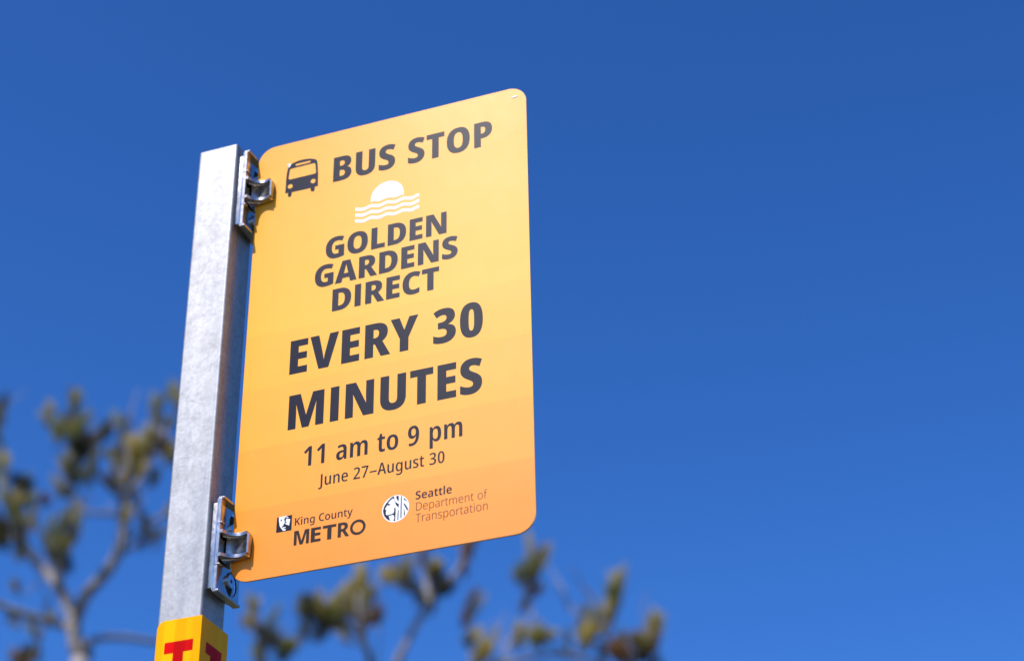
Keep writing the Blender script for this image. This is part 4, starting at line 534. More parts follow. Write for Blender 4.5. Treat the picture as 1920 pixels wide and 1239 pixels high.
    ((1.865, 0.665, 8.107), (1.892, 0.702, 8.407), 0.058, 'o', (1.855, 0.664, 8.117)),
    ((1.851, 0.66, 7.964), (1.89, 0.62, 8.227), 0.062, 'g', (1.855, 0.664, 8.117)),
    ((1.827, 0.61, 7.84), (1.825, 0.654, 8.094), 0.062, 'o', (1.818, 0.65, 7.975)),
    ((1.837, 0.633, 7.918), (1.855, 0.673, 8.169), 0.067, 'g', (1.843, 0.659, 8.07)),
    ((1.524, 0.822, 7.869), (1.528, 0.84, 8.134), 0.067, 'p', (1.578, 0.759, 7.96)),
    ((1.582, 0.653, 7.674), (1.618, 0.68, 7.891), 0.071, 'o', (1.573, 0.62, 7.766)),
    ((1.621, 0.672, 7.739), (1.669, 0.742, 7.936), 0.067, 'o', (1.633, 0.708, 7.82)),
    ((1.678, 0.801, 7.894), (1.642, 0.84, 8.104), 0.054, 'p', (1.61, 0.782, 8.03)),
    ((2.082, 1.017, 7.866), (2.104, 1.072, 8.142), 0.058, 'o', (2.043, 1.036, 7.979)),
    ((2.051, 1.101, 7.798), (2.059, 1.119, 8.043), 0.076, 'o', (2.038, 1.048, 7.9)),
    ((2.024, 1.033, 7.693), (2.013, 0.983, 7.89), 0.089, 'o', (1.997, 1.033, 7.837)),
    ((1.967, 1.068, 7.782), (1.903, 1.028, 7.925), 0.076, 'r', (1.977, 1.026, 7.806)),
    ((1.943, 1.023, 7.734), (1.815, 0.931, 7.813), 0.098, 'b', (1.919, 0.987, 7.709)),
    ((1.873, 0.741, 7.558), (1.893, 0.703, 7.726), 0.098, 'r', (1.805, 0.787, 7.668)),
    ((1.896, 1.05, 7.65), (1.998, 1.045, 7.796), 0.112, 'b', (1.936, 1.011, 7.744)),
    ((1.722, 0.791, 7.6), (1.734, 0.779, 7.78), 0.067, 'p', (1.781, 0.743, 7.724)),
    ((1.01, 0.799, 8.173), (1.062, 0.798, 8.302), 0.054, 'b', (1.069, 0.807, 8.26)),
    ((1.703, 0.63, 7.865), (1.77, 0.602, 7.952), 0.051, 'p', (1.794, 0.642, 7.881)),
    ((0.96, 0.327, 7.459), (1.004, 0.398, 7.593), 0.065, 'g', (0.971, 0.347, 7.537)),
    ((0.325, 0.08, 8.067), (0.375, 0.117, 8.274), 0.054, 'g', (0.32, 0.132, 8.184)),
    ((0.653, 0.523, 7.776), (0.718, 0.521, 7.948), 0.062, 'o', (0.617, 0.539, 7.889)),
    ((1.209, 0.417, 7.688), (1.279, 0.38, 7.77), 0.047, 'g', (1.22, 0.501, 7.763)),
    ((0.365, 0.331, 8.103), (0.407, 0.388, 8.327), 0.036, 'o', (0.4, 0.267, 8.182)),
    ((0.984, 0.722, 7.797), (0.991, 0.764, 8.022), 0.051, 'o', (0.981, 0.67, 7.929)),
    ((1.446, 0.647, 7.713), (1.482, 0.617, 7.867), 0.04, 'p', (1.433, 0.566, 7.683)),
    ((0.323, 0.272, 8.146), (0.395, 0.297, 8.269), 0.065, 'p', (0.373, 0.275, 8.198)),
    ((-0.939, -0.43, 7.863), (-0.949, -0.377, 8.005), 0.047, 'p', (-0.876, -0.42, 7.916)),
    ((-0.759, -0.385, 7.698), (-0.728, -0.314, 7.84), 0.04, 'p', (-0.727, -0.418, 7.741)),
    ((1.305, 0.402, 7.711), (1.273, 0.41, 7.86), 0.06, 'o', (1.268, 0.453, 7.798)),
    ((0.177, -0.166, 8.159), (0.203, -0.125, 8.367), 0.049, 'o', (0.152, -0.204, 8.278)),
    ((1.787, 0.889, 7.505), (1.841, 0.951, 7.663), 0.047, 'o', (1.849, 0.892, 7.568)),
    ((0.485, 0.173, 8.34), (0.423, 0.205, 8.487), 0.065, 'o', (0.452, 0.194, 8.4)),
    ((0.273, -0.177, 8.143), (0.174, -0.2, 8.314), 0.045, 'o', (0.152, -0.204, 8.278)),
    ((-0.08, -0.238, 7.656), (-0.167, -0.243, 7.834), 0.045, 'g', (-0.097, -0.311, 7.687)),
    ((1.847, 0.735, 7.602), (1.91, 0.723, 7.781), 0.04, 'g', (1.808, 0.753, 7.712)),
])


# ------------------------------------------------------------------ materials

def sheeting(name):
    """Reflective sign sheeting: flat printed bands of yellow going to orange, faint grain, a few chips."""
    t = NT(name)
    x, y, z = t.sep(t.obj)
    fac = t.map(t.math('MULTIPLY', z, 1 / 0.508), 0, 1)      # height above the lower edge
    col = t.ramp(fac, [
        (0.0, (0.93, 0.262, 0.001)), (0.1463, (0.93, 0.293, 0.002)), (0.1483, (0.93, 0.333, 0.005)),
        (0.2750, (0.93, 0.350, 0.007)), (0.2770, (0.93, 0.384, 0.010)), (0.4070, (0.93, 0.388, 0.010)),
        (0.4095, (0.93, 0.412, 0.011)), (0.5300, (0.93, 0.414, 0.011)), (0.5330, (0.93, 0.436, 0.012)),
        (1.0, (0.93, 0.375, 0.008))])
    g = t.noise(t.obj, 55, 5, 0.6)
    col = t.mix(0.10, col, t.ramp(g, [(0.3, (0.80, 0.78, 0.72)), (0.7, (1.0, 1.0, 1.0))]), 'MULTIPLY')
    fib = t.voronoi(t.obj, 1400)
    col = t.mix(0.10, col, t.ramp(fib, [(0.0, (1, 1, 1)), (0.5, (0.82, 0.78, 0.7))]), 'MULTIPLY')
    spk = t.ramp(t.noise(t.obj, 95, 2, 0.5), [(0.775, (0, 0, 0)), (0.80, (1, 1, 1))])
    col = t.mix(t.math('MULTIPLY', spk, 0.35), col, (0.9, 0.82, 0.62, 1))
    dust = t.noise(t.scale(t.obj, (1, 1, 0.16)), 60, 5, 0.65)
    col = t.mix(0.08, col, t.ramp(dust, [(0.35, (0.72, 0.68, 0.60)), (0.62, (1, 1, 1))]), 'MULTIPLY')
    sc = t.noise(t.scale(t.obj, (2.2, 1, 0.5)), 60, 4, 0.6, 2.0)
    col = t.mix(t.math('MULTIPLY', t.ramp(sc, [(0.715, (0, 0, 0)), (0.73, (1, 1, 1))]), 0.22), col, (0.80, 0.62, 0.36, 1))
    t.set(Base_Color=col, Roughness=t.map(g, 0.2, 0.8, 0.43, 0.51), Specular_IOR_Level=0.5)
    wave = t.bow(0.1524, 0.30)
    n2 = t.n.new('ShaderNodeBump')
    n2.inputs['Strength'].default_value = 0.5
    n2.inputs['Distance'].default_value = 0.0012
    t.l.new(t.noise(t.obj, 11, 2, 0.4), n2.inputs['Height'])
    t.l.new(wave, n2.inputs['Normal'])
    t.bump(t.noise(t.obj, 700, 2), 0.05, 0.0004, n2.outputs[0])
    return t.m


def ink(name, c, spec=0.19, rough=0.42, glint=0.25):
    t = NT(name)
    s = t.noise(t.obj, 1500, 1, 0.5)
    k = t.ramp(s, [(0.62, (0, 0, 0)), (0.72, (1, 1, 1))])  # glint of the reflective film, painted as pale specks in the ink colour
    lum = tuple(min(1.0, v * 4 + 0.06) for v in c[:3]) + (1.0,)
    w = t.noise(t.obj, 120, 3)
    base = t.mix(w, tuple(v * 0.85 for v in c[:3]) + (1,), tuple(v * 1.2 for v in c[:3]) + (1,))
    t.set(Base_Color=t.mix(t.math('MULTIPLY', k, glint), base, lum), Roughness=rough, Specular_IOR_Level=spec)
    t.bow(0.1524, 0.30)
    return t.m


def plain(name, c, rough=0.5, metal=0.0, spec=0.5):
    t = NT(name)
    w = t.noise(t.obj, 60, 3)
    t.set(Base_Color=t.mix(w, tuple(v * 0.9 for v in c[:3]) + (1,), tuple(min(1, v * 1.08) for v in c[:3]) + (1,)),
          Roughness=rough, Metallic=metal, Specular_IOR_Level=spec)
    return t.m


def galvanised():
    t = NT('galvanised_steel')
    lng = t.scale(t.obj, (1.0, 1.0, 0.07))
    streak = t.noise(lng, 110, 5, 0.6)
    broad = t.noise(t.scale(t.obj, (1, 1, 0.12)), 34, 3, 0.5)
    blot = t.noise(t.obj, 48, 6, 0.68, 0.6)
    pits = t.ramp(t.noise(t.obj, 620, 2, 0.5), [(0.60, (0, 0, 0)), (0.72, (1, 1, 1))])
    base = t.ramp(blot, [(0.28, (0.37, 0.357, 0.338)), (0.5, (0.455, 0.440, 0.418)), (0.72, (0.52, 0.503, 0.478))])
    base = t.mix(0.55, base, t.ramp(streak, [(0.3, (0.70, 0.71, 0.73)), (0.65, (1, 1, 1))]), 'MULTIPLY')
    base = t.mix(0.45, base, t.ramp(broad, [(0.38, (0.80, 0.81, 0.85)), (0.60, (1, 1, 1))]), 'MULTIPLY')
    sp = t.voronoi(t.obj, 330, 'Color')
    base = t.mix(0.42, base, t.ramp(t.sep(sp)[0], [(0.0, (0.62, 0.62, 0.64)), (1.0, (1, 1, 1))]), 'MULTIPLY')
    # scuffs: thin broken scratches across the face
    sc = t.noise(t.scale(t.obj, (0.35, 0.35, 2.4)), 90, 5, 0.62, 1.2)
    scr = t.ramp(sc, [(0.63, (0, 0, 0)), (0.69, (1, 1, 1))])
    base = t.mix(t.math('MULTIPLY', scr, 0.5), base, (0.20, 0.19, 0.18, 1))
    base = t.mix(t.math('MULTIPLY', pits, 0.25), base, (0.26, 0.26, 0.26, 1))
    t.set(Base_Color=base, Metallic=0.85, Specular_IOR_Level=0.5, Roughness=t.map(streak, 0.25, 0.75, 0.50, 0.64))
    h = t.math('ADD', t.math('MULTIPLY', streak, 0.6), t.math('MULTIPLY', blot, 0.4))
    t.bump(h, 0.22, 0.0007)
    return t.m


def cast_metal(name='polished_aluminium', r0=0.12, r1=0.22, k=1.0):
    t = NT(name)
    n = t.noise(t.obj, 60, 4, 0.6, 0.4)
    t.set(Base_Color=t.ramp(n, [(0.3, (0.44 * k, 0.405 * k, 0.375 * k)), (0.7, (0.68 * k, 0.65 * k, 0.62 * k))]), Metallic=1.0,
          Roughness=t.map(t.noise(t.obj, 240, 3), 0.3, 0.7, r0, r1))
    t.bump(t.noise(t.obj, 160, 3), 0.08, 0.0006)
    return t.m


def retro(name, c, dark):
    """High-intensity reflective sheeting with its fine honeycomb."""
    t = NT(name)
    v = t.voronoi(t.obj, 620, 'Distance')
    cell = t.ramp(v, [(0.10, (1, 1, 1)), (0.55, (0.80, 0.76, 0.7))])
    band = t.noise(t.scale(t.obj, (1, 1, 0.02)), 70, 2, 0.4)
    base = t.mix(t.ramp(band, [(0.4, (0, 0, 0)), (0.55, (1, 1, 1))]), c, dark)
    base = t.mix(0.30, base, cell, 'MULTIPLY')
    t.set(Base_Color=base, Roughness=0.4, Specular_IOR_Level=0.05)
    return t.m


def bark():
    t = NT('pine_bark')
    a = t.noise(t.obj, 9, 6, 0.7, 0.5)
    b = t.noise(t.scale(t.obj, (1, 1, 0.35)), 45, 4, 0.6)
    c = t.ramp(a, [(0.3, (0.14, 0.112, 0.095)), (0.5, (0.33, 0.285, 0.255)), (0.72, (0.54, 0.485, 0.45))])
    t.set(Base_Color=t.mix(0.6, c, t.ramp(b, [(0.35, (0.35, 0.33, 0.3)), (0.65, (1, 1, 1))]), 'MULTIPLY'), Roughness=0.9, Specular_IOR_Level=0.25)
    t.bump(t.math('ADD', a, b), 0.7, 0.02)
    return t.m


def needles(name, a, b):
    t = NT(name)
    oi = t.n.new('ShaderNodeObjectInfo')
    n = t.noise(t.obj, 26, 3, 0.6)
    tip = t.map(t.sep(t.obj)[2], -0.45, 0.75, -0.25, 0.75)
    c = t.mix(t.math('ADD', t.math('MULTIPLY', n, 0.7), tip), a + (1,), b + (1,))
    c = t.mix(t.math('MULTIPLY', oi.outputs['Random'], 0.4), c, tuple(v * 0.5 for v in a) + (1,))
    t.set(Base_Color=c, Roughness=0.55, Specular_IOR_Level=0.35, Transmission_Weight=0.0)
    tr = t.n.new('ShaderNodeBsdfTranslucent')
    t.l.new(c, tr.inputs['Color'])
    mx = t.n.new('ShaderNodeMixShader')
    mx.inputs[0].default_value = 0.35
    t.l.new(t.p.outputs[0], mx.inputs[1])
    t.l.new(tr.outputs[0], mx.inputs[2])
    t.l.new(mx.outputs[0], t.n['Material Output'].inputs['Surface'])
    return t.m


M_SHEET = sheeting('printed_sheeting')
M_NAVY = ink('dark_navy_ink', (0.009, 0.008, 0.017))
M_PURPLE = ink('faded_purple_ink', (0.024, 0.018, 0.030), glint=0.35)
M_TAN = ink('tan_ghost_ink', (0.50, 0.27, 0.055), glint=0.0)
M_BROWN = ink('dark_brown_ink', (0.028, 0.016, 0.010), glint=0.1)
M_RUST = ink('thin_brown_ink', (0.17, 0.045, 0.022), glint=0.0)
M_WHITE = ink('white_ink', (0.80, 0.79, 0.82), glint=0.0)
M_ALU = plain('sign_aluminium', (0.60, 0.60, 0.60), 0.42, 0.9)
M_GALV = galvanised()
M_CAST = cast_metal()
M_SATIN = cast_metal('satin_aluminium', 0.26, 0.40, 0.78)
M_BOLT = plain('zinc_bolt', (0.55, 0.57, 0.60), 0.3, 1.0)
M_YEL = retro('yellow_reflective_sheeting', (1.0, 0.50, 0.000, 1), (1.0, 0.40, 0.000, 1))
M_RED = retro('red_reflective_ink', (0.75, 0.003, 0.003, 1), (0.52, 0.002, 0.002, 1))
M_BARK = bark()
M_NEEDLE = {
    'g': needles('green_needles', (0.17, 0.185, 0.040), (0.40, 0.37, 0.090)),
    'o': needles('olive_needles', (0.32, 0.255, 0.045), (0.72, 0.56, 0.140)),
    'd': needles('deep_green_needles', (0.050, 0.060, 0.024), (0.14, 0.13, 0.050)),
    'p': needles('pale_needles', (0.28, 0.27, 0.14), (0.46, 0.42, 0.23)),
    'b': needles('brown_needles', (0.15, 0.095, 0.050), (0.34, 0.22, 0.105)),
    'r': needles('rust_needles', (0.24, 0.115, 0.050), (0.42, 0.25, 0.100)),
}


# ------------------------------------------------------------------ ground
def ground():
    t = NT('dry_grass_ground')
    a = t.noise(t.obj, 0.35, 6, 0.6)
    b = t.noise(t.obj, 14, 5, 0.7)
    c = t.ramp(a, [(0.3, (0.040, 0.045, 0.015)), (0.55, (0.075, 0.070, 0.028)), (0.75, (0.12, 0.10, 0.055))])
    t.set(Base_Color=t.mix(0.5, c, t.ramp(b, [(0.3, (0.5, 0.5, 0.45)), (0.7, (1, 1, 1))]), 'MULTIPLY'), Roughness=0.95)
    t.bump(b, 0.6, 0.05)
    bm = bmesh.new()
    N, R = 40, 900.0
    g = [[bm.verts.new((R * math.copysign(abs(i / N * 2 - 1) ** 2.5, i - N / 2), R * math.copysign(abs(j / N * 2 - 1) ** 2.5, j - N / 2), 0)) for j in range(N + 1)] for i in range(N + 1)]
    for i in range(N):
        for j in range(N):
            bm.faces.new((g[i][j], g[i + 1][j], g[i + 1][j + 1], g[i][j + 1]))
    tag(link('ground', bm, t.m), kind='structure')
    t = NT('pavement_concrete')
    a = t.noise(t.obj, 3, 6, 0.6)
    t.set(Base_Color=t.ramp(a, [(0.3, (0.16, 0.15, 0.135)), (0.7, (0.25, 0.235, 0.21))]), Roughness=0.9)
    t.bump(t.noise(t.obj, 90, 4), 0.3, 0.004)
    pave = empty('pavement', (0, 0, 0))
    tag(pave, kind='structure')
    me = None
    for i in range(-6, 7):
        if me is None:
            bm = bmesh.new()
            box(bm, -0.745, 0.745, -0.945, 0.945, 0.0, 0.12)
            s = link('paving_slab', bm, t.m, pave, bevel=0.012)
            me = s.data
            s.location = (i * 1.5, -1.1, 0.0)
        else:
            c = s.copy()
            COL.objects.link(c)
            c.parent = pave
            c.location = (i * 1.5, -1.1, 0.0)


ground()


# ------------------------------------------------------------------ sign post (square galvanised tube)
PX0, PX1, PZ0, PZ1 = -0.0597, -0.0140, -0.0226, 0.0220       # sign coordinates
post = empty('sign_post', (-0.0375, 0.0, 0.0))
tag(post, 'square galvanised steel post holding the yellow bus stop sign', 'post')


def square_tube():
    bm = bmesh.new()
    w = (PX1 - PX0) / 2
    d = (PZ1 - PZ0) / 2
    prism(bm, [round_rect(-w, w, -d, d, 0.0028, 6), round_rect(-w + 0.0024, w - 0.0024, -d + 0.0024, d - 0.0024, 0.002, 4)],
          0.0, BASE + 0.5055, lambda u, v, h: Vector((u, v, h)))
    # a few cross cuts so that the shading stays clean
    o = link('square_tube', bm, M_GALV, post)
    o.modifiers.new('bevel', 'BEVEL').width = 0.0005
    return o


square_tube()

# yellow marker wrapped round the corner of the post, red letter on each face
marker = empty('post_marker', (-0.0375, 0.0, BASE - 0.33))
tag(marker, 'yellow reflective corner marker with red T folded round the lower post', 'marker')
TOP = BASE - 0.0375 - 0.0005


def marker_parts():
    ox, oy, oz = marker.location
    fx0, fx1 = PX0 + 0.0012, PX1 + 0.0016          # front leaf
    fy = -(PZ1 + 0.0012)                           # world y of its back
    th = 0.0011
    bm = bmesh.new()
    b0 = TOP - 0.60
    prism(bm, [round_rect(fx0 - ox, fx1 - ox, b0 - oz, TOP - oz, [0.008, 0, 0, 0.008])], fy - oy, fy - th - oy, lambda u, v, w: Vector((u, w, v)))
    link('front_panel', bm, M_YEL, marker, bevel=0.0003)
    bm = bmesh.new()
    y1 = -(PZ0 - 0.0045)
    prism(bm, [round_rect(fy - oy, y1 - oy, b0 - oz, TOP - oz, [0, 0.002, 0.002, 0])], fx1 - th - ox + 0.0001, fx1 - ox + 0.0001, lambda u, v, w: Vector((w, u, v)))
    link('side_panel', bm, M_YEL, marker, bevel=0.0003)
    # red capital T on both leaves
    zt = TOP - 0.0222 - oz
    T = [(-0.0146, 0), (0.0146, 0), (0.0146, -0.0108), (0.0053, -0.0108), (0.0053, -0.050), (-0.0053, -0.050), (-0.0053, -0.0108), (-0.0146, -0.0108)]
    cx = (fx0 + fx1) / 2 - ox + 0.0010
    bm = bmesh.new()
    prism(bm, [[(cx + a, zt + b) for a, b in T]], fy - th - 0.00005 - oy, fy - th - 0.0002 - oy, lambda u, v, w: Vector((u, w, v)))
    tag(link('lettering', bm, M_RED, marker), 'red letter T on the sunlit front face')
    cy = (fy + y1) / 2 - oy - 0.0008
    bm = bmesh.new()
    prism(bm, [[(cy + a * 1.02, zt + b) for a, b in T]], fx1 + 0.00012 - ox, fx1 + 0.0003 - ox, lambda u, v, w: Vector((w, u, v)))
    tag(link('lettering', bm, M_RED, marker), 'red letter T on the shaded side face')


marker_parts()

# ------------------------------------------------------------------ the sign
sign = empty('bus_stop_sign', (0.0, 0.0, BASE))
tag(sign, 'yellow to orange bus stop sign reading EVERY 30 MINUTES in dark lettering', 'sign')
W, H, TH = 0.3048, 0.508, 0.0024
OUT = round_rect(0, W, 0, H, 0.0195, 10)
bm = bmesh.new()
prism(bm, [OUT], TH, 0.0003, lambda u, v, w: Vector((u, w, v)))
tag(link('sign_blank', bm, M_ALU, sign, bevel=0.0003), 'bare aluminium blank behind the printed face')
bm = bmesh.new()
INS = round_rect(0.0001, W - 0.0001, 0.0001, H - 0.0001, 0.0194, 10)
prism(bm, [INS], 0.0003, 0.0, lambda u, v, w: Vector((u, w, v)))
tag(link('printed_face', bm, M_SHEET, sign), 'yellow face fading in flat bands to orange at the bottom')


def flat_loops(bm, loops, level):
    """One printed shape (outline and holes, in units of 0.01 mm) lying on the sign face."""
    P = [[Vector((x * 1e-5, -level, y * 1e-5)) for x, y in l] for l in loops]
    tess = tessellate_polygon([[Vector((p.x, p.z, 0)) for p in l] for l in P])
    v = [bm.verts.new(p) for l in P for p in l]
    for t in tess:
        try:
            f = bm.faces.new([v[i] for i in t])
            f.normal_update()
            if f.normal.y > 0:
                f.normal_flip()
        except ValueError:
            pass


def printed(name, shapes, mat, label=None, level=0.00008, dx=0, dy=0):
    bm = bmesh.new()
    for loops in shapes:
        flat_loops(bm, [[(x + dx, y + dy) for x, y in l] for l in loops], level)
    me = bpy.data.meshes.new(name)
    bm.to_mesh(me)
    bm.free()
    me.materials.append(mat)
    o = bpy.data.objects.new(name, me)
    COL.objects.link(o)
    o.parent = sign
    if label:
        o['label'] = label
    return o


def decode(txt, n=4):
    """'x,y' on-curve and '~x,y' off-curve points of quadratic outlines -> polygons."""
    shapes = []
    for letter in txt.split('/'):
        loops = []
        for con in letter.split('|'):
            pts = []
            for q in con.split():
                a, b = q.lstrip('~').split(',')
                pts.append((int(a), int(b), q[0] != '~'))
            full = []
            for i, a in enumerate(pts):
                b = pts[(i + 1) % len(pts)]
                full.append(a)
                if not a[2] and not b[2]:
                    full.append(((a[0] + b[0]) / 2, (a[1] + b[1]) / 2, True))
            k = next(i for i, a in enumerate(full) if a[2])
            full = full[k:] + full[:k]
            out, i = [], 0
            while i < len(full):
                a, b = full[i], full[(i + 1) % len(full)]
                out.append((a[0], a[1]))
                if not b[2]:
                    e = full[(i + 2) % len(full)]
                    for s in range(1, n):
                        s /= n
                        out.append(((1 - s) ** 2 * a[0] + 2 * s * (1 - s) * b[0] + s * s * e[0],
                                    (1 - s) ** 2 * a[1] + 2 * s * (1 - s) * b[1] + s * s * e[1]))
                    i += 2
                else:
                    i += 1
            loops.append(out)
        shapes.append(loops)
    return shapes


INKS = {'BUS STOP': M_NAVY, 'GOLDEN': M_PURPLE, 'GARDENS': M_PURPLE, 'DIRECT': M_PURPLE, 'METRO': M_BROWN,
        'Department of': M_RUST, 'Transportation': M_RUST}
WORDING = {'BUS STOP': 'large dark heading reading BUS STOP', 'GOLDEN': 'first purple line under the waves', 'GARDENS': 'second purple line under the waves',
           'DIRECT': 'third purple line under the waves', 'EVERY 30': 'largest dark line reading EVERY 30', 'MINUTES': 'large dark line reading MINUTES',
           '11 am to 9 pm': 'medium dark line giving the hours', 'June 27–August 30': 'small dark line giving the dates', 'King County': 'small dark line beside the square emblem',
           'METRO': 'dark brown capitals under the square emblem', 'Seattle': 'small bold dark line beside the round emblem',
           'Department of': 'upper thin brown line beside the round emblem', 'Transportation': 'lower thin brown line beside the round emblem'}
for text, outline in GLYPHS.items():
    shapes = decode(outline)
    if text == 'METRO':
        shapes.append([ellipse(13009, 3560, 795, 790, 40), list(reversed(ellipse(13009, 3560, 520, 515, 40)))])
    printed('lettering', shapes, INKS.get(text, M_NAVY), WORDING[text])
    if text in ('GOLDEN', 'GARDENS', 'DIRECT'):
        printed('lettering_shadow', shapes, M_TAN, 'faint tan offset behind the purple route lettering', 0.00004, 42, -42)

printed('bus_symbol', [TRACES['bus']], M_NAVY, 'dark front view of a bus beside BUS STOP')


def wave_y(x, yc):
    return yc - 95 + 95 * math.cos(2 * math.pi * 4 * (x - 11630) / 7100)


rows = []
for yc in (39975, 39240, 38500):
    xs = [11630 + 7100 * i / 64 for i in range(65)]
    rows.append([[(x, wave_y(x, yc) - 190 + 10) for x in xs] + [(x, wave_y(x, yc) + 200) for x in reversed(xs)]])
printed('wave_symbol', rows, M_WHITE, 'three white wavy lines under the white sun')
sun_pts = []
cx, cy, R = 15170, 40790, 1825
a0 = math.asin((40350 - cy) / R)
for i in range(41):
    a = a0 + (math.pi - 2 * a0) * i / 40
    sun_pts.append((cx + R * math.cos(a), cy + R * math.sin(a)))
xs = [sun_pts[-1][0] + (sun_pts[0][0] - sun_pts[-1][0]) * i / 30 for i in range(1, 30)]
sun_pts += [(x, wave_y(x, 40540)) for x in xs]
printed('sun_symbol', [[sun_pts]], M_WHITE, 'white rising sun over the waves')

printed('face_emblem', [TRACES['face_square']], M_NAVY, 'small dark square emblem at lower left')
printed('emblem_highlight', [TRACES['face_light'], TRACES['face_cheek'], TRACES['face_brow']], M_WHITE, 'white portrait shape in the dark square', 0.00014)
printed('emblem_detail', [TRACES['face_eye']], M_NAVY, None, 0.0002)
printed('round_emblem', [[ellipse(16780, 4760, 1352, 1375, 48)]], M_WHITE, 'round white emblem at lower right')
printed('emblem_detail', [[l] for l in TRACES['emb_dark']], M_NAVY, 'dark profile and braid lines in the round emblem', 0.00014)


def chip(pts, mat=M_WHITE):
    bm = bmesh.new()
    prism(bm, [pts], -0.0001, -0.00045, lambda u, v, w: Vector((u, w, v)))
    return link('paint_chip', bm, mat, sign)


chip([(0.0345, 0.4795), (0.0372, 0.4803), (0.0392, 0.4785), (0.0383, 0.4762), (0.0368, 0.4748), (0.0362, 0.4758), (0.0371, 0.4778), (0.0355, 0.4786)])
chip([(0.0420, 0.4806), (0.0447, 0.4812), (0.0450, 0.4806), (0.0424, 0.4800)], M_SHEET)
chip([(0.2885, 0.4960), (0.2935, 0.4972), (0.2960, 0.4955), (0.2925, 0.4952), (0.2900, 0.4948)])


# ------------------------------------------------------------------ cast brackets (bracket frame: x out of the post side, y back, z up)
def loft(bm, prof, hz):
    """prof: closed outline in plan (x, y); hz(x) half height there."""
    n = len(prof)
    up = [bm.verts.new((x, y, hz(x, y))) for x, y in prof]
    dn = [bm.verts.new((x, y, -hz(x, y))) for x, y in prof]
    for t in tessellate_polygon([[Vector((x, y, 0)) for x, y in prof]]):
        bm.faces.new([up[i] for i in t])
        bm.faces.new([dn[i] for i in reversed(t)])
    for i in range(n):
        j = (i + 1) % n
        bm.faces.new((up[i], up[j], dn[j], dn[i]))


def bezier(p0, p1, p2, p3, n=8):
    o = []
    for i in range(n + 1):
        t = i / n
        o.append(tuple((1 - t) ** 3 * a + 3 * t * (1 - t) ** 2 * b + 3 * t * t * (1 - t) * c + t ** 3 * d for a, b, c, d in zip(p0, p1, p2, p3)))
    return o


